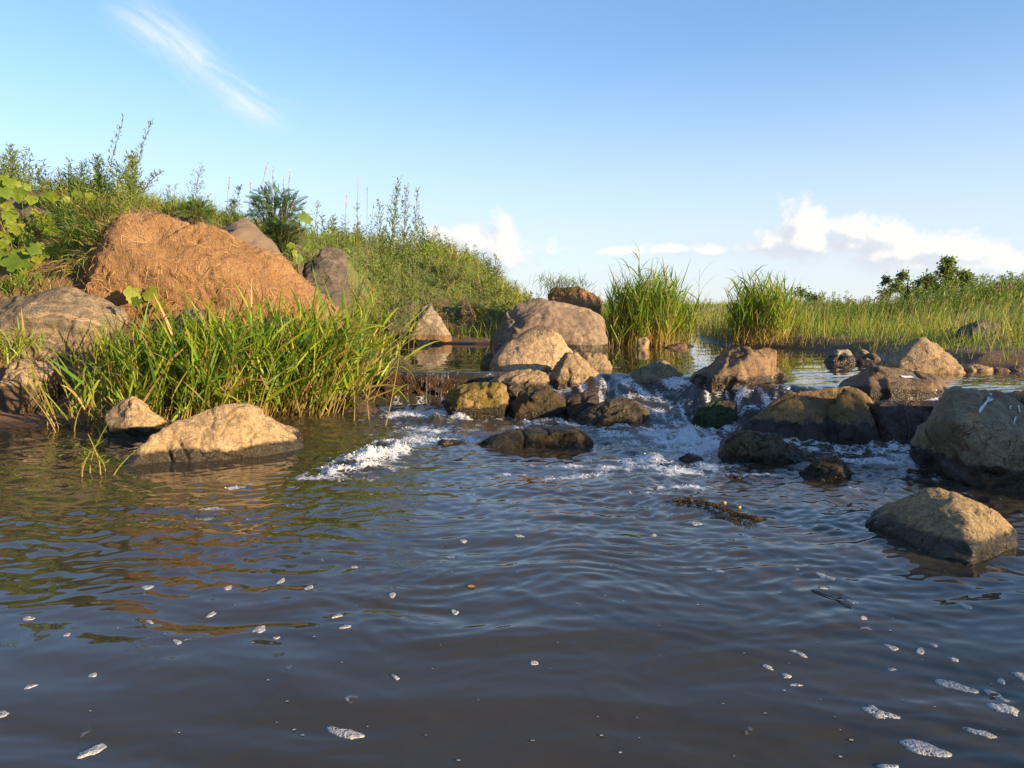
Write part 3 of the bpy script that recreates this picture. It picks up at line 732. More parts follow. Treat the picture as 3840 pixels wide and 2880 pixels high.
rock('pointed grey rock between the chutes', c6([(60, 1260), (130, 1180), (200, 1130), (300, 1070), (420, 1008), (480, 1050), (560, 1130), (612, 1182), (630, 1280), (580, 1320), (400, 1335), (200, 1320), (90, 1290)]), 6.8, .2, .3, M_olive, pts=c6([(430, 1040, -.06), (470, 1190, -.22), (250, 1200, -.18)]), kz=.45, vox=.013, sm=3, amp=.014)
rock('large brown rock with orange sunlit shoulder and notched top', c6([(655, 1260), (662, 1210), (695, 1150), (800, 1110), (940, 1050), (1010, 990), (1080, 942), (1160, 925), (1250, 914), (1330, 900), (1388, 918), (1405, 990), (1395, 1110), (1400, 1250), (1340, 1330), (1290, 1350), (1150, 1380), (1000, 1400), (800, 1380), (670, 1360)]),
     6.35, .22, .4, M_brown, pts=c6([(1120, 1040, -.18), (1240, 1120, -.12), (1080, 1200, -.26), (850, 1190, -.22), (1200, 1340, -.25), (1180, 940, -.05)]), kz=.5, vox=.013, sm=1, amp=.020, freq=5, crack=.03, chips=0, facet=.8,
     extra=[(c6([(1240, 1300), (1260, 1150), (1390, 1118), (1470, 1130), (1512, 1190), (1548, 1262), (1500, 1300), (1330, 1320)]), 6.4, .12, .25, ())])
rock('ridged rock with golden sunlit crest in the right rapids', c8([(430, 410), (470, 320), (560, 240), (650, 165), (760, 110), (900, 112), (1010, 98), (1100, 82), (1180, 88), (1260, 140), (1310, 230), (1345, 320), (1378, 420), (1365, 490), (1200, 490), (1000, 470), (800, 450), (600, 420)]),
     5.35, .10, .4, M_gold, pts=c8([(1095, 120, -.03), (1110, 300, -.20), (1000, 330, -.22), (1240, 300, -.12), (1250, 470, -.30), (1060, 460, -.34), (850, 430, -.26), (650, 395, -.16), (700, 250, -.04)]), kz=.4, kf=.9, vox=.012, sm=2, amp=.010, crack=.014, chips=0, facet=.5, freq=5,
     extra=[(c8([(1000, 300), (1040, 130), (1100, 86), (1170, 92), (1240, 180), (1290, 300), (1320, 440), (1240, 470), (1080, 450)]), 5.16, .16, .2, c8([(1110, 290, -.12), (1200, 440, -.16)]))])
rock('flat topped brown rock with a white streak at the pool edge', c7([(610, 1060), (640, 1030), (720, 990), (800, 930), (900, 865), (1000, 870), (1200, 885), (1400, 910), (1500, 940), (1562, 980), (1582, 1040), (1520, 1110), (1490, 1160), (1300, 1170), (1050, 1160), (860, 1130)]),
     5.75, .22, .4, mat_rock('flat_rock', (.15, .105, .07), (.23, .165, .11), wet=.31, wetcol=(.02, .014, .009), wetn=.05, spot_amt=.35, spots=(.10, .07, .05)), pts=c7([(950, 890, -.05), (880, 1020, -.2), (1090, 1040, -.26), (1450, 1000, -.22), (1400, 1100, -.26)]), kz=.5, vox=.013, sm=4, amp=.014)
rock('tall peaked brown rock by the right bank of the upper pool', c7([(925, 890), (980, 820), (1080, 760), (1180, 700), (1290, 625), (1340, 618), (1420, 660), (1520, 740), (1600, 790), (1652, 830), (1668, 930), (1600, 950), (1400, 920), (1100, 900)]),
     7.35, .3, .4, M_mid, pts=c7([(1320, 640, -.06), (1130, 830, -.22), (1300, 790, -.2), (1450, 880, -.3), (1640, 850, -.14)]), kz=.4, vox=.015, sm=1, amp=.016, chips=0, facet=.7)
rock('small pale rock at the right rim of the upper pool', c7([(498, 800), (520, 755), (580, 725), (690, 711), (730, 740), (768, 800), (765, 850), (700, 850), (600, 845), (505, 830)]), 8.3, .12, .2, mat_rock('pale_small', (.30, .26, .20), (.42, .37, .29), wet=.37, wetcol=(.03, .022, .015), wetn=.02), vox=.014, sm=4)
rock('low reddish stone beside the small pale rock', c7([(750, 830), (780, 790), (850, 785), (900, 810), (930, 830), (860, 850)]), 8.2, .08, .12, M_brown, vox=.014)
rock('wet dark slab with water sliding down beside the golden ridge', c8([(1240, 480), (1270, 330), (1290, 180), (1420, 165), (1600, 168), (1700, 175), (1730, 320), (1720, 470), (1500, 485), (1350, 490)]), 5.22, .2, .4, M_slab, pts=c8([(1400, 300, -.1), (1420, 440, -.22), (1640, 420, -.2)]), kz=.35, kf=.95, vox=.013, sm=3, amp=.014, freq=7, name='rock_slab', cat='rock')
rock('huge olive grey boulder at the right edge', c8([(1650, 330), (1660, 270), (1682, 215), (1722, 130), (1780, 95), (1850, 100), (1930, 124), (2050, 120), (2140, 150), (2300, 200), (2450, 330), (2500, 520), (2480, 760), (2300, 800), (2100, 760), (1960, 720), (1920, 650), (1850, 600), (1760, 530), (1700, 430)]),
     4.05, .28, .4, M_big_right, pts=c8([(1760, 140, -.08), (1800, 300, -.25), (2000, 500, -.34), (2200, 400, -.3), (1930, 690, -.3)]), kz=.55, kf=.8, vox=.016, sm=4, amp=.022, sink=.3)
rock('dark rock top behind the huge right boulder', c8([(1800, 200), (1860, 100), (1960, 80), (2100, 72), (2260, 74), (2400, 110), (2460, 260), (2200, 300)]), 4.75, .15, .3, M_brown, vox=.018, sink=.5)
rock('angular tan rock mirrored in calm water at front right', c8([(1250, 918), (1300, 885), (1380, 838), (1500, 770), (1600, 714), (1680, 706), (1800, 760), (1950, 800), (2050, 850), (2105, 910), (2168, 972), (2165, 1050), (2100, 1105), (1990, 1165), (1890, 1195), (1770, 1195), (1700, 1155), (1560, 1092), (1400, 1005), (1300, 955)]),
     (3.12, 2.92), .02, .25, M_front, pts=c8([(1770, 1040, -.22), (1890, 1190, -.34), (1780, 1190, -.34), (1790, 880, -.13), (1640, 870, -.06), (1860, 900, -.16), (1950, 1030, -.22), (2150, 1060, -.12), (1560, 1080, -.1), (1700, 1150, -.25)]), kf=.95, kz=.25, vox=.008, sm=1, amp=.009, crack=.014, freq=6, sink=.15, chips=0, facet=.35)
rock('dark hairy moss rock in the foam left of the golden ridge', c8([(325, 590), (338, 520), (345, 470), (372, 400), (430, 354), (540, 360), (680, 390), (780, 430), (860, 470), (940, 530), (860, 585), (700, 592), (500, 580), (380, 595)]), 4.5, .14, .3, M_moss2, kz=.6, vox=.010, sm=5, amp=.014, freq=8)
rock('small olive mossy rock standing alone before the right rapids', c8([(838, 620), (880, 560), (940, 523), (1050, 503), (1120, 550), (1160, 615), (1130, 660), (1000, 690), (900, 705), (855, 670)]), 4.05, .08, .15, M_moss2, kz=.6, vox=.008, sm=4, amp=.01, freq=8)
rock('half drowned dark stone in the white foam', c8([(0, 600), (40, 530), (130, 498), (220, 520), (275, 600), (140, 620)]), 4.45, .1, .2, M_dark, vox=.012, sm=5)
rock('dark stone under the rushing water near the moss rock', c8([(330, 690), (400, 640), (520, 615), (640, 640), (700, 700), (500, 720)]), 4.05, .05, .2, M_dark, vox=.012, sm=6, sink=.15)
rock('submerged green stone in the right chute', c6([(680, 1560), (720, 1450), (850, 1400), (1000, 1420), (1120, 1500), (1080, 1620), (850, 1640)]), 5.75, .1, .2, mat_rock('green_weed_stone', (.02, .05, .015), (.05, .10, .03), wet=None, rough=.25, spots=(.01, .015, .008), bump=1.), vox=.013, amp=.02, freq=9)
rock('dark wet rock in the chute under the large brown rock', c6([(600, 1500), (680, 1440), (850, 1400), (1050, 1385), (1250, 1365), (1400, 1335), (1450, 1450), (1300, 1560), (1000, 1600), (700, 1580)]), 5.95, .12, .3, M_slab, vox=.014, sm=4, amp=.014)
rock('brown wet sill joining the large brown rock to the golden ridge', c6([(1280, 1360), (1340, 1285), (1500, 1262), (1750, 1278), (1960, 1268), (2060, 1320), (1900, 1420), (1400, 1440)]), 6.0, .15, .3, M_slab, vox=.014, sm=3, amp=.014, name='rock_ledge', cat='rock')
rock('black rock washed over between dripping rock and streaming rock', c5([(1170, 1130), (1210, 1010), (1320, 940), (1450, 930), (1510, 1000), (1420, 1100), (1290, 1165)]), 6.4, .1, .25, M_slab, vox=.013, sm=4)
rock('sunken dark stone left of the low black slab', c5([(60, 1420), (120, 1370), (230, 1360), (330, 1390), (380, 1440), (200, 1470)]), 5.0, .06, .15, M_dark, vox=.012, sm=4, sink=.15)
# --- far side of the upper pool and banks
rock('upright grey slab at the left shore of the upper pool', c2([(1660, 1560), (1675, 1430), (1740, 1340), (1800, 1260), (1900, 1222), (1960, 1310), (2000, 1400), (2055, 1500), (2058, 1590), (1900, 1605), (1760, 1580)]), 12.55, .2, .3, M_slabgrey, pts=c2([(1880, 1400, -.14), (1760, 1500, -.2)]), vox=.02, sm=2, amp=.014, kf=.85, kz=.7)
for lab, o_, Y_ in (('low flat shore stone left of the upright grey slab', [(1560, 1590), (1600, 1540), (1680, 1530), (1720, 1580), (1680, 1610)], 12.45), ('rusty shore stone at the foot of the upright grey slab', [(1740, 1600), (1770, 1555), (1850, 1550), (1900, 1590), (1860, 1615)], 12.2)):
    rock(lab, c2(o_), Y_, .1, .12, M_tan, vox=.02, cat='stone', name='stone')
rock('dark fractured boulder in the weeds of the left bank', c2([(780, 960), (800, 880), (870, 830), (960, 815), (1060, 840), (1110, 900), (1145, 1010), (1120, 1060), (1060, 1085), (980, 1050), (850, 1050)]), 9.35, .25, .4, M_bank, pts=c2([(1000, 960, -.28), (860, 1000, -.2)]), vox=.02, amp=.03, crack=.03, sink=.4)
rock('dark rock top right above the fractured boulder', c2([(900, 830), (930, 745), (1060, 735), (1130, 790), (1165, 890), (1100, 950), (950, 900)]), 9.7, .15, .3, M_bank, vox=.022, sink=.4)
rock('dark stone poking out under the pinnate shrub', c2([(630, 640), (650, 520), (700, 500), (750, 560), (775, 680), (700, 730)]), 9.8, .15, .3, M_bank, vox=.022, sink=.4)
rock('low dark stones at the toe of the left bank', c2([(840, 1140), (880, 1080), (1000, 1090), (1120, 1130), (1180, 1200), (1000, 1260), (860, 1200)]), 8.7, .2, .3, M_bank, vox=.022, sink=.4)
rock('dark wedge of rock in shade beside the upright slab', c2([(1480, 1380), (1540, 1270), (1640, 1190), (1760, 1230), (1720, 1340), (1600, 1450)]), 12.3, .2, .3, M_bank, vox=.022, sink=.5)
rock('long slanting grey slab under the leafy plants at far left', c1([(-200, 830), (-60, 750), (60, 770), (250, 850), (420, 915), (545, 980), (610, 1065), (560, 1120), (420, 1080), (250, 1010), (60, 960), (-150, 950)]), 8.2, .12, .6, M_bank, kz=.8, vox=.02, amp=.02, strata=((2, 6, 16), .012), sink=.5)
rock('brown rock face below the slanting slab', c1([(-150, 1180), (-120, 1000), (100, 980), (350, 1020), (530, 1110), (520, 1240), (300, 1330), (0, 1330)]), 8.05, .1, .4, M_brown, vox=.022, kz=.85, sink=.4)
rock('half buried dark boulder in the right meadow', c7([(1640, 650), (1690, 540), (1730, 495), (1800, 460), (1880, 440), (2000, 478), (2032, 530), (2050, 620), (1900, 700)]), 9.6, .25, .4, M_bank, pts=c7([(1760, 560, -.3)]), vox=.02, amp=.028, crack=.02)
rock('small square stone at the foot of the left reed clump', c6([(190, 940), (195, 880), (205, 835), (290, 833), (318, 890), (310, 950), (240, 960)]), 11.1, .12, .2, M_mid, vox=.018, kf=.8, kz=.6, chips=4, sm=5)
rock('flat dark stone at the water edge between the reed clumps', c6([(425, 950), (480, 905), (560, 890), (632, 878), (648, 915), (600, 960)]), 11.15, .12, .2, M_slabgrey, vox=.018)
rock('brown stone buried in grass on the far left shore', c5([(280, 240), (290, 150), (350, 150), (400, 220), (440, 300), (380, 320)]), 13.2, .15, .2, M_brown, vox=.025)
for i, (lab, o_, Y_) in enumerate((('flat shore stone behind the small pale rock', [(785, 740), (800, 712), (850, 715), (870, 745)], 8.7), ('dark shore stone right of the small pale rock', [(860, 760), (890, 740), (930, 745), (945, 770), (900, 785)], 8.5),
        ('thin pale stone on the right shore beyond the peaked rock', [(1780, 820), (1800, 780), (1900, 770), (2000, 800), (2040, 830), (1900, 850)], 7.7), ('dark flat stone at the right shore waterline', [(1700, 870), (1740, 845), (1850, 850), (1930, 870), (1900, 900), (1760, 895)], 7.35),
        ('small brown shore stone near the right frame edge', [(2080, 880), (2130, 850), (2230, 850), (2280, 890), (2200, 910)], 7.3), ('narrow dark shore stone under the meadow grass', [(1930, 890), (1960, 862), (2050, 870), (2080, 900), (2000, 915)], 7.3))):
    rock(lab, c7(o_), Y_, .1, .15, (M_tan, M_dark, M_slabgrey)[i % 3], vox=.016, cat='stone', name='stone', strata=((2, 2, 20), .006))
rock('unseen stone block added on the right bank to cast shade', [(4350, 1700), (4380, 1500), (4600, 1400), (4900, 1450), (5000, 1700)], 4.0, .4, .4, M_olive, vox=.03)  # out of view, put in as a sun blocker beside the right rapids

# bird droppings: thin crusts that follow the stone
M_white, t_, b_ = new_mat('white_dropping')
b_.inputs['Base Color'].default_value = (.55, .57, .6, 1); b_.inputs['Roughness'].default_value = .8
def dropping(rl, line, name='dropping'):
    ol = ROCKS[rl][0]
    top, bot = [], []
    for (u, v, w_) in line:
        for sgn, L in ((-1, top), (1, bot)):
            h, n = on_rock(rl, u + sgn * w_ * .45, v + sgn * w_ * .7)
            if h is None: break
            L.append(np.array(h) + np.array(n) * .006)
    n = min(len(top), len(bot))
    if n < 2: return
    V = np.concatenate([top[:n], bot[:n]]); Fq = np.array([[i, i + 1, n + i + 1, n + i] for i in range(n - 1)])
    obj(name, mesh_np(name, V - np.array(ol.location), [Fq], None, True, M_white), parent=ol)
BR = 'huge olive grey boulder at the right edge'
dropping(BR, c8([(2008, 128, 4), (2002, 140, 13), (2012, 152, 13), (1998, 165, 11), (1985, 178, 5), (1970, 190, 7), (1958, 205, 5), (1945, 220, 6), (1936, 235, 6), (1930, 246, 3)]))
dropping(BR, c8([(2176, 205, 4), (2174, 218, 8), (2178, 232, 7), (2180, 246, 3)]))
dropping(BR, c8([(2132, 205, 3), (2126, 216, 5), (2122, 226, 3)]))
dropping(BR, c8([(2160, 270, 2), (2154, 285, 5), (2148, 300, 4), (2140, 320, 2)]))
FR = 'flat topped brown rock with a white streak at the pool edge'
dropping(FR, c7([(1150, 952, 4), (1175, 957, 6), (1205, 957, 5), (1235, 957, 6), (1260, 965, 6), (1278, 975, 6), (1288, 982, 3)]))

# ------------------------------------------------------------------ vegetation helpers
def unit(v): return v / (np.linalg.norm(v, axis=-1, keepdims=True) + 1e-9)
class Batch:
    def __init__(s): s.V = []; s.Q = []; s.C = []; s.n = 0
    def add(s, V, Q, C):
        s.V.append(V); s.Q.append(Q + s.n); s.C.append(C); s.n += len(V)
    def ribbons(s, base, dirs, L, W, droop=.3, segs=3, c0=(.1, .2, .03), c1=None, prof='blade', r=None, side=None, bend=None):
        """flat tapering strips: base (n,3), dirs (n,3); droop bends them towards the ground"""
        r = r or rng
        base = np.atleast_2d(np.asarray(base, float)); n = len(base)
        if n == 0: return
        dirs = unit(np.broadcast_to(np.asarray(dirs, float), (n, 3)))
        L = np.broadcast_to(L, n).astype(float); W = np.broadcast_to(W, n).astype(float); droop = np.broadcast_to(droop, n).astype(float)
        if side is None: side = np.cross(dirs, unit(r.normal(size=(n, 3))))
        side = unit(side)
        t = np.linspace(0, 1, segs + 1)
        if prof == 'blade': w = np.minimum(1, .45 + 2.2 * t) * (1 - t) ** .7
        elif prof == 'leaf': w = np.sin(np.pi * np.clip(t * .92 + .06, 0, 1)) ** .8
        elif prof == 'stem': w = 1 - .65 * t
        else: w = np.ones_like(t)
        w = np.maximum(w, .06)
        p = base[:, None] + dirs[:, None] * (L[:, None] * t)[..., None]
        p[..., 2] -= droop[:, None] * L[:, None] * t ** 2
        if bend is not None: p = p + np.asarray(bend)[:, None] * (L[:, None] * t ** 2)[..., None]
        o = side[:, None] * (.5 * W[:, None] * w)[..., None]
        V = np.stack([p - o, p + o], 2).reshape(-1, 3)
        k = np.arange(segs)
        q = np.stack([2 * k, 2 * k + 1, 2 * k + 3, 2 * k + 2], -1)
        Q = (np.arange(n)[:, None, None] * (2 * (segs + 1)) + q[None]).reshape(-1, 4)
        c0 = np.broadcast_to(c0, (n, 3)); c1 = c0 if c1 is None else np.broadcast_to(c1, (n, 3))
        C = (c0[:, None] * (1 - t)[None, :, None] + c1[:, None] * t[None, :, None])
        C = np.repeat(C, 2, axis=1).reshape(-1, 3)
        s.add(V, Q, C)
    def tube(s, path, rad, col, k=5):
        path = np.asarray(path, float); n = len(path)
        rad = np.broadcast_to(rad, n)
        tg = unit(np.gradient(path, axis=0)); a_ = unit(np.cross(tg, np.array([.31, .9, .2]))); b_ = np.cross(tg, a_)
        th = np.linspace(0, 2 * np.pi, k, endpoint=False)
        V = (path[:, None] + rad[:, None, None] * (a_[:, None] * np.cos(th)[None, :, None] + b_[:, None] * np.sin(th)[None, :, None])).reshape(-1, 3)
        i = np.arange(n - 1)[:, None] * k; j = np.arange(k)[None]
        Q = np.stack([i + j, i + (j + 1) % k, i + k + (j + 1) % k, i + k + j], -1).reshape(-1, 4)
        s.add(V, Q, np.broadcast_to(col, (len(V), 3)))
    def arrays(s): return np.concatenate(s.V), np.concatenate(s.Q), np.concatenate(s.C)
    def mesh(s, name, mat, origin=(0, 0, 0)):
        V, Q, C = s.arrays()
        return mesh_np(name, V - np.asarray(origin), [Q], C, False, mat)
def jitter(c, n, amt=.25, r=None):
    r = r or rng
    c = np.asarray(c, float)
    out = c * (1 + amt * r.normal(size=(n, 1)) * .6) * (1 + amt * .4 * r.normal(size=(n, 3)))
    return np.clip(out, .004, .9)

GREEN = (.15, .245, .024); YGREEN = (.26, .335, .032); STRAW = (.42, .30, .115); DKGREEN = (.045, .085, .018); SAGE = (.155, .205, .085); OCHRE = (.33, .19, .06)

def upright(n, lean=.25, wind=(0, 0, 0), r=None):
    r = r or rng
    d = r.normal(size=(n, 3)) * lean; d[:, 2] = 1
    return unit(d + np.asarray(wind))

# ------------------------------------------------------------------ earth mound: a lump of root-bound soil
m, t, b = new_mat('root_soil')
pos = t.add('ShaderNodeNewGeometry').outputs['Position']
n1 = t.noise(pos, 4, 6, .6); n2 = t.noise(pos, 45, 5, .7)
mp = t.add('ShaderNodeMapping'); t.l.new(pos, mp.inputs[0]); mp.inputs['Scale'].default_value = (1, 1, .35); mp.inputs['Rotation'].default_value = (0, .6, 0)
n3 = t.noise(mp.outputs[0], 70, 4, .7)
c = t.mix(t.ss(n1, .3, .7), (.27, .15, .07), (.36, .215, .11))
c = t.mix(.6, c, t.mix(n2, (.45, .42, .4), (1.5, 1.5, 1.5)), 'MULTIPLY')
c = t.mix(t.m('MULTIPLY', t.ss(n3, .52, .7), .45), c, (.45, .30, .16))
c = t.mix(t.m('MULTIPLY', t.ss(t.noise(pos, 2.2, 4, .6), .52, .66), .5), c, (.20, .125, .07))
t.l.new(c, b.inputs['Base Color']); b.inputs['Roughness'].default_value = .95; b.inputs['Specular IOR Level'].default_value = .1
bp = t.add('ShaderNodeBump'); bp.inputs['Distance'].default_value = .03; bp.inputs['Strength'].default_value = .9
t.l.new(t.m('ADD', n2, n3), bp.inputs['Height']); t.l.new(bp.outputs[0], b.inputs['Normal'])
M_root = m
def root_lump(label, outline, Y, tf, tb, nfib, vox=.02, amp=.05, frac=1.0, **kw):
    o = rock(label, outline, Y, tf, tb, M_root, vox=vox, amp=amp, sm=5, freq=7, crack=.018, chips=0, facet=.35, rug=.020 * frac, name='earth_mound', cat='soil mound', sink=kw.pop('sink', .22), **kw)
    _, V, Q, T3 = ROCKS[label]
    N = normals(V, Q)
    zc = (V[:, 2] - V[:, 2].min()) / np.ptp(V[:, 2])
    front = N[:, 1] < .35
    r = np.random.default_rng(5)
    B = Batch()
    cand = np.where(front)[0]
    low = (1 - zc[cand]) ** 2 + .12
    pick = r.choice(cand, nfib, p=low / low.sum())
    nn = N[pick]; tan = unit(np.cross(nn, unit(r.normal(size=(nfib, 3)))))
    tan[:, 2] -= .5 * (1 - zc[pick]); d = unit(tan + nn * r.uniform(.0, .55, (nfib, 1)))
    L = r.uniform(.025, .09, nfib) * (1 + 1.0 * (1 - zc[pick])) * frac
    col = np.where(r.random((nfib, 1)) < .45, jitter((.50, .33, .16), nfib), jitter((.33, .18, .075), nfib))
    B.ribbons(V[pick] - nn * .004, d, L, r.uniform(.002, .0048, nfib), r.uniform(-.1, .7, nfib), 3, col, col * 1.15, 'stem', r)
    # long straws on the crown
    top = cand[zc[cand] > .62]
    if len(top):
        k = nfib // 36; pk = r.choice(top, k)
        d = unit(np.stack([np.ones(k), r.normal(size=k) * .4, r.normal(size=k) * .15 - .35], -1) * np.where(r.random((k, 1)) < .8, 1, -1))
        B.ribbons(V[pk] + N[pk] * .006, d, r.uniform(.06, .18, k) * frac, .0035, .05, 2, jitter((.50, .37, .19), k), None, 'stem', r)
    # dangling roots under the lower edge
    rim = cand[zc[cand] < .22]
    k = nfib // 6; pk = r.choice(rim, k)
    d = unit(np.stack([r.normal(size=k) * .35, -r.random(k) * .5, -np.ones(k)], -1))
    B.ribbons(V[pk], d, r.uniform(.06, .22, k) * frac, .0042, .1, 4, jitter((.36, .21, .095), k), None, 'stem', r, bend=r.normal(size=(k, 3)) * .25)
    ob = obj('root_fibres', B.mesh('root_fibres', M_dry, o.location), parent=o); ob['kind'] = 'stuff'
    return o
mound_ol = [(322, 1010), (334, 942), (369, 899), (417, 856), (451, 806), (503, 793), (608, 799), (716, 817), (803, 851), (911, 899), (960, 920), (1008, 938), (1104, 1012), (1169, 1077), (1212, 1112), (1250, 1145), (1310, 1200), (1180, 1195), (1082, 1185), (900, 1150), (700, 1120), (450, 1115), (380, 1110), (340, 1075)]
root_lump('great orange brown mound of root bound earth above the reeds', mound_ol, (7.35, 7.65), .25, .9, 9000, pts=[(420, 900, -.22), (560, 860, -.12), (480, 1060, -.3), (800, 1000, -.32), (1080, 1120, -.25), (560, 1000, -.34)], kz=.6, kf=.9)
root_lump('small brown clod of roots and grass behind the biggest boulder', c5([(1030, 190), (1040, 90), (1090, 30), (1200, 20), (1330, 40), (1430, 80), (1500, 130), (1520, 190), (1450, 260), (1200, 260)]), 12.6, .25, .4, 1800, vox=.03, amp=.04, frac=1.3, sink=.7)

m, t, b = new_mat('grey_soil')
pos = t.add('ShaderNodeNewGeometry').outputs['Position']
n2 = t.noise(pos, 40, 5, .7)
t.l.new(t.mix(n2, (.11, .08, .06), (.19, .14, .10)), b.inputs['Base Color']); b.inputs['Roughness'].default_value = .95
bp = t.add('ShaderNodeBump'); bp.inputs['Distance'].default_value = .01; t.l.new(n2, bp.inputs['Height']); t.l.new(bp.outputs[0], b.inputs['Normal'])
rock('smooth grey soil heap behind the orange mound', c2([(40, 640), (80, 560), (150, 510), (240, 485), (330, 515), (420, 600), (540, 740), (600, 850), (350, 850), (100, 720)]), 9.0, .3, .5, m, vox=.025, sm=8, amp=.02, crack=0, name='soil_heap', cat='soil heap', sink=.3)

# ------------------------------------------------------------------ reeds
def leaf_variant(k):
    r = np.random.default_rng(100 + k)
    B = Batch()
    c0 = jitter(YGREEN if k % 3 else GREEN, 1, .2, r)[0]; c1 = c0 * np.array([1.15, 1.05, .9])
    if k == 5: c0, c1 = np.array([.40, .33, .05]), np.array([.46, .30, .08])
    a_ = R(55 - 4 * k)
    B.ribbons([(0, 0, 0)], [(math.cos(a_), 0, math.sin(a_))], 1.0, .062, .35 + .08 * k, 7, c0, c1, 'blade', r, side=np.array([[0, 1, .12]]))
    return B.mesh('leaf', M_leaf)
LEAF = [leaf_variant(k) for k in range(6)]
def stem_variant(k):
    r = np.random.default_rng(200 + k); B = Batch()
    tt = np.linspace(0, 1, 7)
    bend = .05 * (k - 2)
    path = np.stack([bend * tt ** 2, .03 * np.sin(tt * 3 + k), tt], -1)
    cc = np.array([(.40, .31, .09), (.34, .33, .07), (.26, .31, .05), (.40, .28, .10), (.22, .30, .045)][k])
    B.tube(path, .0052 * (1 - .6 * tt), cc, 5)
    V, Q, C = B.arrays()
    f = np.clip(V[:, 2] * 1.3, 0, 1)[:, None]
    C = np.array(STRAW) * (1 - f) * 1.0 + cc * f
    return mesh_np('stalk', V, [Q], C, True, M_leaf), path
STEM = [stem_variant(k) for k in range(5)]
def reed_stalk(parent, base, h, az_, lean, seed, nleaf=5, leafL=.42, yellow=False):
    """one stalk as a part, its leaves as sub-parts"""
    r = np.random.default_rng(seed)
    k = r.integers(0, 5); me, path = STEM[k]
    o = obj('stalk', me, parent, loc=np.array(base) - np.array(parent.location), rot=(0, lean, az_), scale=(1.0, 1.0, h))
    for i in range(nleaf):
        f = .28 + .72 * (i + .5) / nleaf
        p = np.array([np.interp(f, np.linspace(0, 1, 7), path[:, j]) for j in range(3)])
        L = leafL * r.uniform(.65, 1.15) * (1 - .35 * (f > .9))
        vi = 5 if (yellow and i == 1) else r.integers(0, 5)
        lo = obj('leaf', LEAF[vi], o, loc=p, rot=(r.normal() * .15, -.35 * f * r.random() - (.35 if i == nleaf - 1 else 0), (i % 2) * math.pi + r.normal() * .7))
        lo.scale = (L, L, L / h)
    return o
def reed_mass(B, pts, h, wind=(.25, -.05, 0), nl=5, leafL=.4, r=None, wide=.022, lean=.16, dry=.25, green=YGREEN, zr=(1.3, 3.2), dr_=(0, .32), green2=None):
    """many stalks and blades joined"""
    r = r or rng
    n = len(pts)
    gsel = r.random(n)
    d = upright(n, lean, wind, r)
    col = np.where(r.random((n, 1)) < dry, jitter(STRAW, n, .3, r), jitter(green, n, .25, r))
    B.ribbons(pts, d, h, .009, .04, 4, jitter(STRAW, n, .3, r), col, 'stem', r, bend=np.asarray(wind)[None] * r.uniform(0, .5, (n, 1)))
    for i in range(nl):
        f = r.uniform(.18, .98, n)
        p = pts + d * (h * f)[:, None] + np.asarray(wind)[None] * (h * f * f * .25)[:, None]
        p[:, 2] -= .04 * h * f * f
        a_ = r.uniform(0, 2 * np.pi, n)
        out = np.stack([np.cos(a_), np.sin(a_), r.uniform(*zr, n)], -1) + np.asarray(wind) * 1.5
        c_ = jitter(green, n, .3, r)
        if green2 is not None: mk = gsel < .5; c_[mk] = jitter(green2, mk.sum(), .3, r)
        dr = r.random(n) < dry * (1.2 - f); c_[dr] = jitter(STRAW, dr.sum(), .3, r)
        B.ribbons(p, out, leafL * r.uniform(.45, 1.35, n), wide * r.uniform(.45, 1.1, n), r.uniform(*dr_, n), 4, c_, c_ * np.array([1.15, 1.05, 1.0]), 'blade', r)

def strip(p0, p1, width, n, r, off=0.0):
    """random points in a band beside the line p0-p1 (to its left)"""
    p0, p1 = np.array(p0[:2], float), np.array(p1[:2], float)
    d = p1 - p0; nn = np.array([-d[1], d[0]]); nn /= np.linalg.norm(nn)
    q = p0 + d * r.random((n, 1)) + nn * (off + width * r.random((n, 1)))
    return q
def on_ground(q, dz=-.02): return np.concatenate([q, (ground(q[:, 0], q[:, 1]) + dz)[:, None]], -1)

r = np.random.default_rng(21)
fg = obj('reed_bed', None, loc=(-2.4, 6.0, .05), label='thick bed of bright green reeds along the near left shore', cat='reeds')
B = Batch()
seg = [((-3.35, 5.75), (-2.75, 5.82), 90, (.38, .62), .75), ((-2.95, 5.8), (-2.35, 5.9), 190, (.42, .68), .75), ((-2.45, 5.85), (-1.95, 6.1), 190, (.46, .76), .7), ((-2.0, 6.08), (-1.62, 6.42), 170, (.55, .92), .6), ((-1.68, 6.30), (-1.36, 6.80), 150, (.6, 1.0), .55), ((-2.9, 6.4), (-1.9, 6.8), 170, (.3, .5), .4)]
for p0, p1, n, hh, wd in seg:
    n = int(n * .60)
    q = strip(p0, p1, wd, n, r, -.06)
    pts = on_ground(q)
    reed_mass(B, pts, 1.04 * r.uniform(*hh, n), (.16 + .22 * sst(q[:, 0].mean(), -2.4, -1.5), -.08, 0), 5, .42, r, wide=.026, lean=.24, zr=(.55, 2.6), dr_=(0, .42), green2=(.10, .195, .022))
ob = obj('reed_foliage', B.mesh('reed_foliage', M_leaf, fg.location), fg); ob['kind'] = 'stuff'
for i in range(56):
    f = r.random()
    p = np.array([-3.25, 5.72]) * (1 - f) + np.array([-1.5, 6.55]) * f + np.array([0, .02 + .22 * r.random()]) - np.array([0, .35 * math.sin(f * 3.14)]) * 0
    if f < .75: p[1] = 5.74 + .25 * max(0, f - .2) + .25 * r.random()
    z = max(float(ground(np.array(p[0]), np.array(p[1]))), -.05)
    reed_stalk(fg, (p[0], p[1], z - .02), r.uniform(.5, .72) + .3 * f, r.normal() * .35, r.uniform(.02, .25) + .22 * f, 300 + i, r.integers(4, 6), r.uniform(.3, .44))

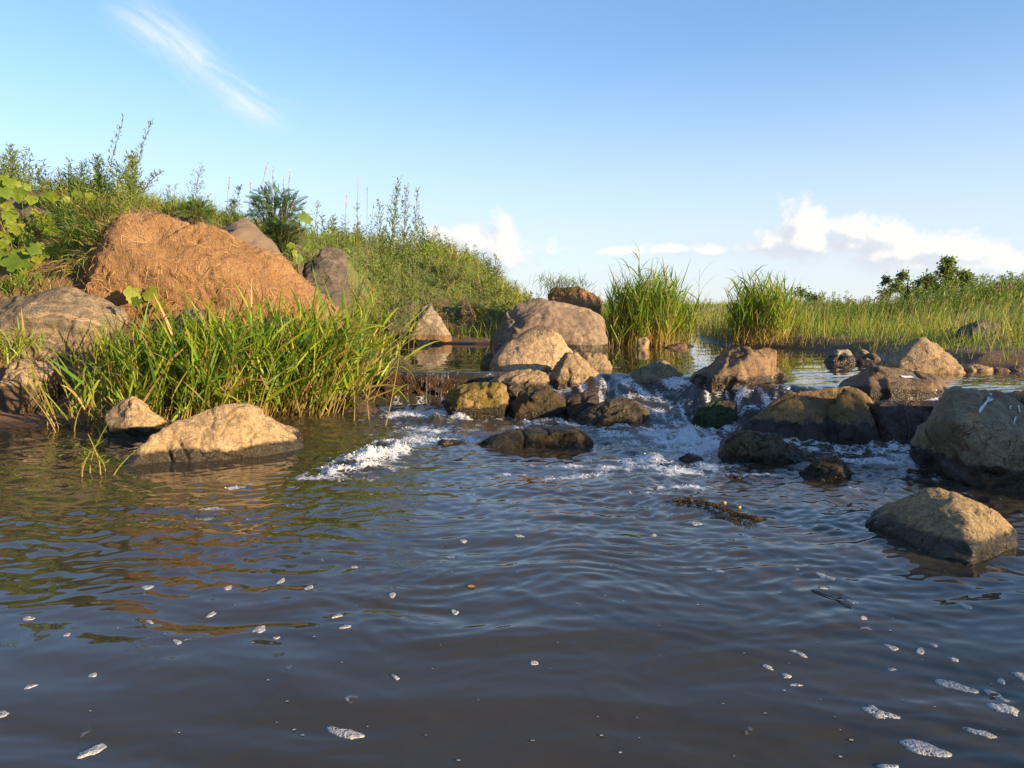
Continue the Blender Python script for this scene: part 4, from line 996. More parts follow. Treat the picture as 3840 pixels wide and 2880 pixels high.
for i in range(16):
    p = np.array([-1.62, 6.2]) + np.array([.30, .55]) * r.random() + r.normal(size=2) * .04
    z = max(float(ground(np.array(p[0]), np.array(p[1]))), -.05)
    reed_stalk(fg, (p[0], p[1], z - .02), r.uniform(.85, 1.15), r.normal() * .3, r.uniform(.2, .5), 380 + i, 6, r.uniform(.36, .5))
# dead bent stems tangled in the bed
B = Batch(); k = 260
f = r.random(k); q = np.stack([-3.3 + 1.9 * f, 5.72 + .12 * np.maximum(0, f - .3) + .9 * np.maximum(0, f - .72) + .3 * r.random(k)], -1); pp = on_ground(q)
B.ribbons(pp, upright(k, .55, (.15, -.25, 0), r), r.uniform(.15, .5, k), .007, r.uniform(.1, .7, k), 4, jitter(STRAW, k, .35, r), jitter((.36, .22, .09), k, .35, r), 'stem', r)
ob = obj('dead_stems', B.mesh('dead_stems', M_dry, fg.location), fg); ob['kind'] = 'stuff'

# stalks standing on their own in the water
def reed_group(label, roots, seed, leafL=.3, nleaf=4, cat='reeds', name='reed_clump', yellow=False):
    r = np.random.default_rng(seed)
    pts = [G(u * 1.736, v * 1.736, 0.0) for u, v, *_ in roots]
    o = obj(name, None, loc=np.mean(pts, axis=0), label=label, cat=cat)
    for i, ((u, v, hpx, lean), p) in enumerate(zip(roots, pts)):
        h = hpx * 1.736 / F * p[1]
        reed_stalk(o, p - np.array([0, 0, .04]), h, r.normal() * .3, lean, seed + i, nleaf, leafL, yellow)
    return o
reed_group('small tuft of reed shoots in the water left of the tan boulder', [(176, 1022, 70, .05), (186, 1025, 95, -.05), (208, 1028, 110, .12), (222, 1020, 60, .2), (236, 1026, 85, .3), (204, 1020, 130, .02)], 500, .16, 4)
reed_group('lone tall reed with yellow leaf leaning right before the waterfall', [(830, 918, 215, .26)], 520, .34, 5, yellow=True)
reed_group('two thin reeds rising from the water beside the dark slate rock', [(762, 912, 120, .12), (797, 910, 140, -.06)], 530, .24, 3)
reed_group('sparse yellowed reed stems at the left mud edge', [(120, 935, 130, -.35), (150, 925, 110, .1), (165, 930, 120, .15), (205, 925, 105, -.1), (95, 920, 100, .1)], 540, .22, 3)

def reed_island(label, plan, n, hh, talls, seed, wind=(.08, 0, 0), nl=6, leafL=.36):
    r = np.random.default_rng(seed)
    plan = np.array(plan, float)
    q = strip(plan[0], plan[1], plan[2][0], n, r, plan[2][1]); pts = on_ground(q, -.03)
    o = obj('reed_clump', None, loc=pts.mean(0) * np.array([1, 1, 0]) + np.array([0, 0, .28]), label=label, cat='reeds')
    B = Batch()
    cx_ = (plan[0] + plan[1]) / 2; half = np.linalg.norm(plan[1] - plan[0]) / 2
    edge = 1 - .45 * (np.linalg.norm(q - cx_, axis=1) / (half + .3)) ** 2
    reed_mass(B, pts, r.uniform(*hh, n) * edge, wind, nl, leafL, r, wide=.024, lean=.13, dry=.2, green=(.17, .255, .03))
    # dry skirt
    k = n // 2; pk = pts[r.integers(0, n, k)]
    B.ribbons(pk + r.normal(size=(k, 3)) * np.array([.1, .1, 0]), upright(k, .4, (0, -.2, 0), r), r.uniform(.15, .45, k), .011, .25, 3, jitter(STRAW, k), None, 'blade', r)
    ob = obj('reed_foliage', B.mesh('reed_foliage', M_leaf, o.location), o); ob['kind'] = 'stuff'
    for i, (u, vt, Y) in enumerate(talls):
        tip = P(u * 1.736, vt * 1.736, Y); gz = max(float(ground(np.array(tip[0]), np.array(tip[1]))), .25)
        reed_stalk(o, (tip[0], tip[1], gz), tip[2] - gz - .02, r.normal() * .3, r.normal() * .03, seed + 10 + i, 8, .5)
    return o
reed_island('dense dark green reed clump right behind the biggest boulder', [(1.42, 11.45), (2.3, 11.3), (1.0, .0)], 420, (.85, 1.2), [(1387, 532, 11.6), (1393, 560, 11.6), (1440, 565, 11.6), (1350, 575, 11.7), (1402, 556, 11.8), (1328, 600, 11.6), (1375, 572, 11.5), (1420, 580, 11.5)], 700)
reed_island('thin low reeds in the gap between the two reed clumps', [(2.35, 11.5), (2.72, 11.75), (.6, 0)], 70, (.4, .75), [(1512, 578, 11.7), (1492, 625, 11.8), (1470, 632, 11.7)], 720)
reed_island('bright green reed clump at the left end of the right meadow', [(3.15, 11.6), (3.9, 11.25), (1.1, 0)], 400, (.65, 1.0), [(1592, 588, 11.6), (1612, 578, 11.6), (1660, 588, 11.6), (1575, 610, 11.6), (1640, 612, 11.7), (1600, 600, 11.5), (1625, 602, 11.5), (1668, 606, 11.5)], 740)

# ------------------------------------------------------------------ grass and undergrowth
def scatter(n, x0, x1, y0, y1, r, cond):
    q = np.stack([r.uniform(x0, x1, n), r.uniform(y0, y1, n)], -1)
    d = sdist(q[:, 0], q[:, 1])
    q = q[cond(q[:, 0], q[:, 1], d)]
    return on_ground(q)
def is_left(x, y): return x < .9 + .05 * (y - 12)
def bare(x, y):
    """bare patches: mud by the near shore, the soil heap, the front of the orange mound and of bank boulders"""
    k = (np.hypot((x + 2.6) / 1.3, (y - 7.0) / .55) < 1)
    k |= (np.hypot((x + 2.9) / 1.25, (y - 7.6) / .55) < 1)
    k |= (x > -4.4) & (x < -3.0) & (y < 6.6) & (pn(np.stack([x, y], -1) * 3) > -.35)
    k |= np.hypot((x + 3.0) / .8, (y - 8.6) / .6) < 1
    k |= np.hypot((x + 2.2) / .55, (y - 9.0) / .45) < 1
    k |= np.hypot((x + 1.05) / .5, (y - 12.25) / .35) < 1
    return k
# fine grass on the left bank
r = np.random.default_rng(31)
B = Batch()
pts = scatter(60000, -8.5, 1.6, 5.8, 20, r, lambda x, y, d: (d > .12) & is_left(x, y) & ~bare(x, y) & (r.random(len(x)) < np.clip(1.25 - y / 20, .2, 1)) & (fbm(np.stack([x, y], -1) * 1.1 + 4, 2) > -.42))
n = len(pts); dist = np.hypot(pts[:, 0], pts[:, 1])
tone = fbm(pts[:, :2] * .9 + 7, 2)[:, None]
far = sst(pts[:, 1], 11.5, 14)[:, None] * sst(pts[:, 0], -2.2, -.5)[:, None]
col = jitter(GREEN, n, .3, r) * (1 - np.clip(.5 + tone, 0, 1)) + jitter(YGREEN, n, .3, r) * np.clip(.5 + tone, 0, 1)
col = col * (1 - far) + jitter((.30, .33, .04), n, .2, r) * far
dry = r.random(n) < .14; col[dry] = jitter(STRAW, dry.sum(), .3, r)
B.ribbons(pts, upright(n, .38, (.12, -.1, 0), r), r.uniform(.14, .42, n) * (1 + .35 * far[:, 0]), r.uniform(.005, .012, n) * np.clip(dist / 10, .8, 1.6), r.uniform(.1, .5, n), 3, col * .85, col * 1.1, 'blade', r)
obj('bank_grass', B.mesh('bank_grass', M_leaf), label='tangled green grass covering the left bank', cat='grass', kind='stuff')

def wormwood_arrays(seed, h=1.0, nb=26, spread=.16, leaf=.055, col=SAGE, asc=1.1, curve=0.0, start=.12):
    """feathery herb: a stem with many short side branches set with narrow leaflets, unit height"""
    r = np.random.default_rng(seed); B = Batch()
    tt = np.linspace(0, 1, 9)
    path = np.stack([curve * tt ** 2 + .02 * np.sin(tt * 5 + seed), .02 * np.cos(tt * 4 + seed), tt], -1) * np.array([1, 1, h])
    B.tube(path, .0055 * (1 - .75 * tt) + .0008, (.22, .20, .06), 4)
    f = np.sort(r.uniform(start, .99, nb)); bp_ = np.stack([np.interp(f, tt, path[:, j]) for j in range(3)], -1)
    a_ = np.arange(nb) * 2.4 + r.normal(size=nb) * .4
    bl = spread * h * (1.05 - f) ** .8 * r.uniform(.6, 1.2, nb) + .02
    bd = unit(np.stack([np.cos(a_), np.sin(a_), np.full(nb, asc) + r.normal(size=nb) * .25], -1))
    B.ribbons(bp_, bd, bl, .0035, .05, 2, jitter((.2, .2, .06), nb, .2, r), None, 'stem', r)
    nlf = np.clip((bl / .016).astype(int), 3, 12)
    rep = np.repeat(np.arange(nb), nlf); k = len(rep)
    ft = r.random(k)
    lp = bp_[rep] + bd[rep] * (bl[rep] * ft)[:, None]
    ld = unit(bd[rep] * .9 + unit(r.normal(size=(k, 3))) * .75 + np.array([0, 0, .35]))
    c_ = jitter(col, k, .3, r)
    B.ribbons(lp, ld, leaf * r.uniform(.5, 1.2, k), leaf * .22, .15, 2, c_, c_ * 1.2, 'leaf', r)
    return B.arrays()

HERB = [wormwood_arrays(950 + k, .45, 16, .34, .075, ((.16, .24, .03), (.20, .25, .03), (.11, .17, .03))[k % 3], .55) for k in range(3)]
WORM = [wormwood_arrays(900 + k, .55, 22, .30, .06, (SAGE, (.085, .135, .035), (.12, .17, .04), (.135, .165, .09))[k % 4], .8) for k in range(8)]
B = Batch()
pts = scatter(2400, -8, 1.2, 7.2, 17, r, lambda x, y, d: (d > .5) & is_left(x, y) & ~bare(x, y) & (fbm(np.stack([x, y], -1) * .8 + 11, 2) + .25 * (y > 9) > -.05) & (r.random(len(x)) < .7))
for i, p in enumerate(pts):
    V, Q, C = (WORM[r.integers(0, 8)] if r.random() < .7 else HERB[r.integers(0, 3)])
    cl_ = float(sst(fbm(np.array([[p[0] * 1.2 + 5, p[1] * 1.2]]), 2)[0], -.3, .45)); ua = p[0] / p[1]
    s_ = r.uniform(.4, .8) + .55 * cl_ * r.random()
    if -.46 < ua < -.24 and p[1] > 8: s_ *= .55
    a_ = r.uniform(0, 6.28); ca_, sa_ = math.cos(a_) * s_, math.sin(a_) * s_
    V2 = np.stack([V[:, 0] * ca_ - V[:, 1] * sa_, V[:, 0] * sa_ + V[:, 1] * ca_, V[:, 2] * s_ * r.uniform(.7, 1.1)], -1) + p
    B.add(V2, Q, C * r.uniform(.75, 1.2))
obj('bank_undergrowth', B.mesh('bank_undergrowth', M_leaf), label='feathery grey green herbs massed on the left bank', cat='undergrowth', kind='stuff')

# meadow on the right
r = np.random.default_rng(41)
B = Batch()
pts = scatter(52000, 2.6, 17, 7.0, 24, r, lambda x, y, d: (d > .06) & ~is_left(x, y) & (x < .72 * y + 1.5) & (r.random(len(x)) < np.clip(1.5 - y / 17, .25, 1)))
ub = pts[:, 0] / pts[:, 1]
pts = pts[~((pts[:, 1] > 13.2 + 3 * (ub < .38)) & (ub > .33) & (r.random(len(pts)) < .82))]
pts = np.concatenate([pts, scatter(2500, 1.3, 3.2, 11.2, 18, r, lambda x, y, d: (d > .05) & ~is_left(x, y))])
n = len(pts); d_ = sdist(pts[:, 0], pts[:, 1]); dist = np.hypot(pts[:, 0], pts[:, 1])
tone = fbm(pts[:, :2] * .5 + 3, 3)
tall = .20 + .16 * sst(d_, .1, .9) + .25 * sst(pts[:, 1], 10, 12) * sst(pts[:, 0] - .36 * pts[:, 1], .6, -.2)
tall = tall * (.7 + .6 * sst(fbm(pts[:, :2] * 1.6 + 20, 2), -.4, .4))
tall = np.where((pts[:, 1] < 9.4) & (d_ < 1.2), tall * .55, tall)
g1 = np.clip(.5 + 1.3 * tone, 0, 1)[:, None]
col = jitter((.11, .18, .026), n, .25, r) * (1 - g1) + jitter((.235, .295, .038), n, .25, r) * g1
dry = r.random(n) < .16 + .25 * (d_ < .3); col[dry] = jitter((.40, .30, .12), dry.sum(), .3, r)
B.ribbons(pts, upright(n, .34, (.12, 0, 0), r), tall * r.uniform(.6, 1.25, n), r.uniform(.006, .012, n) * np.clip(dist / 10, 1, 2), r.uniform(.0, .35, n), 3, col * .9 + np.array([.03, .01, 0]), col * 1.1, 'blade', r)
k = 800; sp = pts[r.integers(0, n, k)]; sd_ = upright(k, .12, (.15, 0, 0), r); hh = r.uniform(.35, .62, k)
sp = sp[(sp[:, 1] > 8.8)]; k = len(sp); sd_ = sd_[:k]; hh = hh[:k]
B.ribbons(sp, sd_, hh, .005 * np.clip(sp[:, 1] / 10, 1, 2), .05, 3, jitter((.34, .28, .11), k), None, 'stem', r)
B.ribbons(sp + sd_ * (hh * .88)[:, None], sd_ + np.array([.25, 0, 0]), .11, .010 * np.clip(sp[:, 1] / 10, 1, 2), .25, 3, jitter((.36, .29, .13), k), None, 'leaf', r)
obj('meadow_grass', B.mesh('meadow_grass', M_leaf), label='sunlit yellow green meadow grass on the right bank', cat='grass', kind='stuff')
# dark herb belt along the back of the meadow
B = Batch()
q = np.stack([r.uniform(4, 22, 2600), r.uniform(13.2, 26, 2600)], -1)
q = q[(q[:, 0] > .30 * q[:, 1] + .3) & (q[:, 0] < .75 * q[:, 1] + 1)]
pts = on_ground(q)
for i, p in enumerate(pts):
    V, Q, C = WORM[r.integers(0, 8)]
    u_ = p[0] / p[1]
    s_ = r.uniform(.45, .95) * (.7 + .7 * sst(fbm(np.array([[p[0] * .35, p[1] * .35 + 3]]), 2)[0], -.2, .4)); a_ = r.uniform(0, 6.28); ca_, sa_ = math.cos(a_) * s_, math.sin(a_) * s_
    V2 = np.stack([V[:, 0] * ca_ - V[:, 1] * sa_, V[:, 0] * sa_ + V[:, 1] * ca_, V[:, 2] * s_], -1) + p
    B.add(V2, Q, C * np.array([.95, 1.08, .6]) * r.uniform(.75, 1.25))
obj('meadow_herbs', B.mesh('meadow_herbs', M_leaf), label='belt of dark green herbs along the back of the right meadow', cat='undergrowth', kind='stuff')
# far plain
B = Batch()
q = np.stack([r.uniform(-10, 45, 9000), 22 * np.exp(r.random(9000) * 1.3)], -1); q = q[q[:, 0] < .75 * q[:, 1] + 2]
pts = on_ground(q); n = len(pts)
B.ribbons(pts, upright(n, .2, (.1, 0, 0), r), r.uniform(.2, .45, n), .035 * q[:, 1] / 30, .15, 2, jitter((.13, .19, .03), n, .3, r), jitter((.22, .25, .05), n, .3, r), 'blade', r)
obj('far_grass', B.mesh('far_grass', M_leaf), label='distant low grass of the flat plain behind the reeds', cat='grass', kind='stuff')
# added reeds on the right bank, unseen, shaped to shade the rapids and foreground
B = Batch()
pts = np.concatenate([scatter(1000, 4.9, 7.0, 1.95, 5.6, r, lambda x, y, d: d > .4), scatter(900, 4.9, 6.2, 1.95, 2.8, r, lambda x, y, d: d > .4), scatter(1500, 4.8, 7.2, -7.5, .35, r, lambda x, y, d: d > .45)])
topz = np.where(pts[:, 1] > 1.5, np.interp(pts[:, 1], [1.9, 2.65, 2.95, 4.2, 5.6], [1.5, 1.45, .66, .62, .55]) + .10 * (pts[:, 0] - 5.2), 1.3)
reed_mass(B, pts, np.maximum(topz - pts[:, 2], .12) * r.uniform(.7, 1.0, len(pts)), (.1, 0, 0), 5, .22, r, wide=.035)
obj('shade_reeds', B.mesh('shade_reeds', M_leaf), label='unseen reeds added on the near right bank to cast shade', cat='reeds', kind='stuff')

# ------------------------------------------------------------------ single weeds on the skyline
def weed(label, ub, vb, ut, vt, Y, nb=34, spread=.16, leaf=.05, col=SAGE, asc=1.2, name='wormwood_plant', cat='weed', start=.12, seed=None):
    """native px of foot and tip"""
    p0, p1 = P(ub, vb, Y), P(ut, vt, Y)
    gz = min(p0[2], float(ground(np.array(p0[0]), np.array(p0[1])))) - .03
    h = p1[2] - gz; dx = p1[0] - p0[0]
    V, Q, C = wormwood_arrays(seed or int(ub + vt), h, nb, spread, leaf, col, asc, dx, start)
    stem_n = 9 * 4
    o = obj(name, None, loc=(p0[0], p0[1], gz), label=label, cat=cat)
    qs = Q.max(1) < stem_n
    obj('stem', mesh_np('stem', V[:stem_n], [Q[qs]], C[:stem_n], True, M_leaf), o)
    obj('foliage', mesh_np('foliage', V[stem_n:], [Q[~qs] - stem_n], C[stem_n:], False, M_leaf), o)
    return o
def k1(x, y): return (x / 2.304, 400 + y / 2.304)
def k2(x, y): return (800 + x / 2.304, 600 + y / 2.304)
LG = (.15, .21, .07)
for lab, b0, t0, Y, nb, sp, lf, cc, asc in [
    ('tallest upright thin wormwood sprig above the orange mound', k1(965, 830), k1(1045, 75), 8.8, 46, .10, .045, LG, 1.6),
    ('long wormwood sprig arching right above the orange mound', k1(1120, 830), k1(1350, 100), 8.8, 46, .10, .045, LG, 1.6),
    ('bushy dark wormwood left of the tall sprigs', k1(700, 760), k1(720, 470), 8.9, 75, .34, .05, (.12, .185, .045), .9),
    ('bushy green wormwood between the tall sprigs', k1(860, 800), k1(865, 420), 8.9, 85, .32, .05, (.13, .195, .045), .9),
    ('dense wormwood with yellow lower stems right of the tall sprigs', k1(1110, 830), k1(1180, 400), 8.7, 100, .32, .05, (.18, .23, .045), 1.0),
    ('lacy wormwood branch reaching right over the mound top', k1(1170, 820), k1(1420, 560), 8.7, 60, .30, .04, SAGE, .7),
    ('feathery wormwood at the far left frame edge', k1(90, 660), k1(70, 345), 8.9, 100, .34, .05, LG, 1.1),
    ('small feathery wormwood pair right of the left frame edge', k1(345, 720), k1(365, 545), 9.2, 50, .22, .04, LG, 1.4),
    ('first slim spike of three on the left skyline', k1(505, 740), k1(510, 540), 9.2, 34, .13, .04, SAGE, 1.2),
    ('middle slim spike of three on the left skyline', k1(565, 740), k1(545, 575), 9.2, 34, .13, .04, SAGE, 1.2),
    ('third slim spike of three on the left skyline', k1(605, 740), k1(588, 510), 9.2, 34, .13, .04, SAGE, 1.2),
    ('open branching seeding weed alone on the mound skyline', k1(1690, 880), k1(1755, 505), 9.0, 60, .34, .03, (.11, .13, .05), .8),
    ('little spiky weed left of the open branching weed', k1(1520, 860), k1(1525, 675), 9.0, 30, .14, .035, SAGE, 1.1),
    ('pale leafy weed at the crest above the grey soil heap', k2(140, 470), k2(225, 235), 9.4, 70, .25, .045, (.13, .18, .085), 1.3),
    ('tallest pointed plume of the three on the right crest', k2(1510, 700), k2(1590, 165), 10.9, 150, .17, .05, (.17, .225, .065), 1.8),
    ('middle plume of the three on the right crest', k2(1600, 700), k2(1685, 225), 10.9, 140, .17, .05, (.165, .22, .065), 1.8),
    ('slender right plume of the three on the right crest', k2(1680, 680), k2(1775, 260), 10.9, 100, .14, .05, (.17, .22, .08), 1.7),
    ('short plume left of the three right crest plumes', k2(1460, 660), k2(1445, 365), 10.9, 110, .20, .055, (.15, .21, .06), 1.6),
    ('pale sage weed drooping right of the crest plumes', k2(1710, 720), k2(1790, 480), 10.9, 50, .22, .045, SAGE, 1.2),
    ('upright sage spike mid way along the crest', k2(1240, 560), k2(1240, 380), 10.4, 50, .14, .04, SAGE, 1.5),
    ('thin spike before the short plume on the crest', k2(1360, 560), k2(1385, 370), 10.4, 46, .14, .04, LG, 1.5),
    ('paired sage spikes right of the pinnate shrub', k2(860, 560), k2(895, 365), 10.0, 50, .16, .04, SAGE, 1.4),
    ('small sage spike right of the paired spikes', k2(940, 570), k2(925, 430), 10.0, 40, .16, .04, SAGE, 1.4)]:
    weed(lab, b0[0], b0[1], t0[0], t0[1], Y, nb, sp, lf, cc, asc)

# grass stalks with pinkish seed heads
k6 = crop(300, 0, 1.843)
heads = [(1030, 1270, 1010, 1440), (1178, 1300, 1160, 1430), (1285, 1170, 1210, 1390), (1334, 1205, 1322, 1400), (1287, 1315, 1282, 1420), (1405, 1265, 1408, 1400), (1448, 1225, 1395, 1400), (1840, 1400, 1800, 1500), (1922, 1285, 1890, 1480), (1985, 1330, 1970, 1480)]
order = ['leftmost', 'second', 'third, tallest and arching', 'fourth, upright', 'fifth, short', 'sixth, stiff', 'seventh, hooked', 'eighth, low and tilted', 'ninth', 'last']
for i, (hx, hy, bx, by) in enumerate(heads):
    Y = 10.0
    (u1, v1), (u0, v0) = k6([(hx, hy)])[0], k6([(bx, by)])[0]
    p1, p0 = P(u1, v1, Y), P(u0, v0, Y)
    gz = min(p0[2], float(ground(np.array(p0[0]), np.array(p0[1]))))
    p0[2] = gz
    o = obj('seed_grass_stalk', None, loc=p0, label=f'{order[i]} pinkish seed head stalk from the left on the crest', cat='grass stalk', group='pink seed head stalks')
    tt = np.linspace(0, 1, 8)[:, None]
    bend = (p1 - p0) * tt; bend[:, 0] *= tt[:, 0] ** .6
    Bs = Batch(); Bs.tube(bend, .0028, (.24, .22, .10), 4); obj('stem', Bs.mesh('stem', M_leaf), o)
    Bh = Batch(); r2 = np.random.default_rng(i)
    k = 90; f = r2.random(k) ** 1.3; hp = bend[-1] + (bend[-1] - bend[-2]) / np.linalg.norm(bend[-1] - bend[-2]) * ((f - .45) * .15)[:, None]
    Bh.ribbons(hp, unit((bend[-1] - bend[-2])[None] * 8 + r2.normal(size=(k, 3)) * .45), .022, .004, .1, 2, jitter((.42, .27, .20), k), jitter((.60, .42, .34), k), 'leaf', r2)
    obj('seed_head', Bh.mesh('seed_head', M_dry), o)

# pinnate-leaved shrubs
def pinnate_shrub(label, uc, vc, Y, rad, n, seed, col=(.055, .11, .03)):
    r = np.random.default_rng(seed)
    c_ = P(uc, vc, Y); gz = float(ground(np.array(c_[0]), np.array(c_[1])))
    o = obj('shrub', None, loc=(c_[0], c_[1], gz), label=label, cat='shrub')
    root = np.array([c_[0], c_[1], gz])
    Bs, Bl = Batch(), Batch()
    for i in range(n // 6):
        d = unit(r.normal(size=3) * np.array([1, 1, .6]) + np.array([0, 0, .5])); e = c_ + d * rad * r.uniform(.5, .9)
        tt = np.linspace(0, 1, 5)[:, None]; path = (root + np.array([r.normal() * .05, r.normal() * .05, 0])) * (1 - tt) + e * tt + np.array([0, 0, .1]) * np.sin(tt * 3.1) - root
        Bs.tube(path, .006, (.14, .11, .05), 4)
    d = unit(r.normal(size=(n, 3)) * np.array([1, 1, .8]) + np.array([0, -.1, .3])); st = c_ + d * rad * (r.random((n, 1)) ** .4) * .85
    dr = unit(d + r.normal(size=(n, 3)) * .5 + np.array([0, 0, .3])); L = r.uniform(.10, .17, n)
    cl = jitter(col, n, .35, r)
    Bs.ribbons(st - root, dr, L, .004, .25, 3, cl, None, 'stem', r)
    sd = unit(np.cross(dr, unit(r.normal(size=(n, 3)))))
    for j in range(11):
        f = (j + 1) / 11
        p = st + dr * (L * f)[:, None]; p[:, 2] -= .25 * L * f * f
        for sg in (-1, 1):
            Bl.ribbons(p - root, sd * sg + dr * .5, L * .20 * (1.1 - .6 * f), L * .055, .1, 2, cl, cl * 1.25, 'leaf', r, side=np.cross(sd, dr) * .2 + dr)
    obj('branches', Bs.mesh('branches', M_leaf), o); obj('foliage', Bl.mesh('foliage', M_leaf), o)
pinnate_shrub('dark pinnate leaved shrub on the crest above the grey soil heap', 1035, 800, 9.6, .34, 330, 3)
pinnate_shrub('lower pinnate leaved bush spilling over the grey soil heap', 1055, 900, 9.3, .26, 220, 4, (.05, .10, .028))
pinnate_shrub('small pinnate leaved bush at the foot of the open branching weed', 735, 800, 8.9, .15, 110, 5, (.085, .15, .03))

# ------------------------------------------------------------------ broad lobed leaves at far left
def lobed_leaf(k):
    r = np.random.default_rng(60 + k)
    n = 30
    th = np.linspace(-math.pi * .93, math.pi * .93, n)
    rr = .5 * (1 - .10 * np.abs(th)) * (1 + .15 * np.cos(th * 5 + .2 * k) + .07 * np.cos(th * 17 + k) + .03 * r.normal(size=n))
    rim = np.stack([rr * np.cos(th) + .32, rr * np.sin(th)], -1)
    ctr = np.array([.12, 0])
    mid = ctr + (rim - ctr) * .55
    def lift(p): return np.concatenate([p, (.10 * np.abs(p[:, 1]) - .22 * (p[:, 0]) ** 2 + .03 * np.sin(p[:, 1] * 16 + k))[:, None]], -1)
    V = lift(np.concatenate([ctr[None], mid, rim]))
    T3 = np.array([[0, 1 + i, 2 + i] for i in range(n - 1)]); Qq = np.array([[1 + i, 1 + n + i, 2 + n + i, 2 + i] for i in range(n - 1)])
    # petiole
    Bp = Batch(); Bp.tube(np.array([[.12, 0, 0], [-.1, .02, -.12], [-.3, .02, -.32], [-.45, 0, -.6]]), .012, (.2, .24, .05), 4)
    V2, Q2, C2 = Bp.arrays()
    col = np.array([(.20, .27, .022), (.17, .25, .025), (.24, .28, .025), (.13, .21, .025)][k])
    C = np.concatenate([np.broadcast_to(col * .85, (1 + n, 3)), np.broadcast_to(col * 1.1, (n, 3))])
    return mesh_np('leaf', np.concatenate([V, V2]), [T3, Qq, Q2 + len(V)], np.concatenate([C, C2]), True, M_leaf)
LOB = [lobed_leaf(k) for k in range(4)]
def kl(x, y): return (x / 3.318, 650 + y / 3.318)
def leafy(label, leaves, Y, seed, foot):
    r = np.random.default_rng(seed)
    f = P(*kl(*foot), Y + .1); f[2] = min(f[2], float(ground(np.array(f[0]), np.array(f[1]))))
    o = obj('leafy_plant', None, loc=f, label=label, cat='plant')
    Bs = Batch()
    for (x, y, s_) in leaves:
        u, v = kl(x, y); p = P(u, v, Y + r.normal() * .10)
        L = s_ / 3.318 / F * Y * 1.4
        me = LOB[r.integers(0, 4)]
        # leaf faces the light and the viewer, tip hanging outwards
        nrm = unit(np.array([.45 + r.normal() * .35, -.75 + r.normal() * .25, .55 + r.normal() * .3]))
        tip = np.array([r.normal(), -.2, -.8 + r.normal() * .5]); tip = unit(tip - nrm * (tip @ nrm)); sd_ = np.cross(nrm, tip)
        M = Matrix(((tip[0], sd_[0], nrm[0]), (tip[1], sd_[1], nrm[1]), (tip[2], sd_[2], nrm[2])))
        org = p - tip * L * .35
        obj('leaf', me, o, loc=org - f, rot=M.to_euler(), scale=L)
        q = org - nrm * L * .2
        tt = np.linspace(0, 1, 5)[:, None]
        Bs.tube((f * (1 - tt) + q * tt + np.array([0, .05, .06]) * np.sin(tt * 3.14)) - f, .004, (.16, .19, .05), 4)
    obj('stem', Bs.mesh('stem', M_leaf), o)
leafy('cluster of large lobed leaves hanging over the slanting slab', [(120, 520, 150), (90, 400, 110), (220, 240, 170), (60, 230, 130), (30, 330, 80), (290, 590, 80), (520, 560, 130), (390, 540, 70), (520, 640, 110), (610, 560, 120), (640, 700, 150), (430, 470, 60), (470, 520, 90)], 7.75, 71, (250, 520))
leafy('yellow green lobed leaves climbing below the slanting slab', [(210, 690, 130), (120, 640, 80), (400, 640, 100), (290, 660, 70), (340, 730, 100), (350, 800, 130), (240, 830, 120), (130, 790, 90), (30, 750, 90), (90, 930, 60)], 7.6, 72, (180, 900))
leafy('biggest lobed leaves low at the left above the banded boulder', [(210, 1090, 260), (340, 1140, 120), (100, 1320, 190), (350, 1330, 200), (460, 1060, 110), (420, 940, 130), (40, 1180, 150), (250, 1230, 110)], 7.25, 73, (250, 1380))
leafy('dark shaded lobed leaves beside the mound', [(570, 1130, 190), (500, 1250, 160), (560, 1330, 180), (740, 960, 200), (640, 1270, 110), (680, 1000, 120)], 7.55, 74, (600, 1380))
leafy('small lobed leaves along the top of the left crest', [(390, 320, 110), (440, 360, 130), (650, 280, 110), (570, 270, 100), (690, 300, 80), (810, 370, 90), (960, 260, 90), (1120, 280, 110), (1130, 370, 90), (850, 530, 150), (760, 480, 110), (830, 320, 70), (1450, 400, 110), (1600, 390, 120), (700, 360, 80), (30, 60, 120), (110, 110, 120), (210, 130, 90), (20, 150, 110), (330, 170, 80)], 8.15, 75, (700, 420))
def kc2(x, y): return ((800 + x / 2.304) * 3.318, (600 + y / 2.304 - 650) * 3.318)
def kc3(x, y): return (x / 2.304 * 3.318, (1000 + y / 2.304 - 650) * 3.318)
leafy('mixed lobed leaves at the left frame edge under the slab', [(20, 880, 110), (70, 840, 90), (150, 1010, 110), (10, 1010, 130), (300, 960, 90), (60, 1080, 100), (380, 1040, 90), (500, 900, 90), (560, 1000, 100), (20, 1260, 130), (170, 1290, 120)], 7.35, 78, (120, 1150))
leafy('few lobed leaves under the pinnate shrub', [kc2(680, 740) + (90,), kc2(730, 850) + (110,), kc2(780, 490) + (120,), kc2(820, 510) + (90,), kc2(700, 800) + (70,), kc2(640, 780) + (80,)], 9.0, 76, kc2(700, 880))
leafy('low lobed leaves at the foot of the orange mound', [kc3(1140, 230) + (170,), kc3(1290, 230) + (170,), kc3(1380, 330) + (130,), kc3(1180, 300) + (110,)], 6.95, 77, kc3(1250, 350))

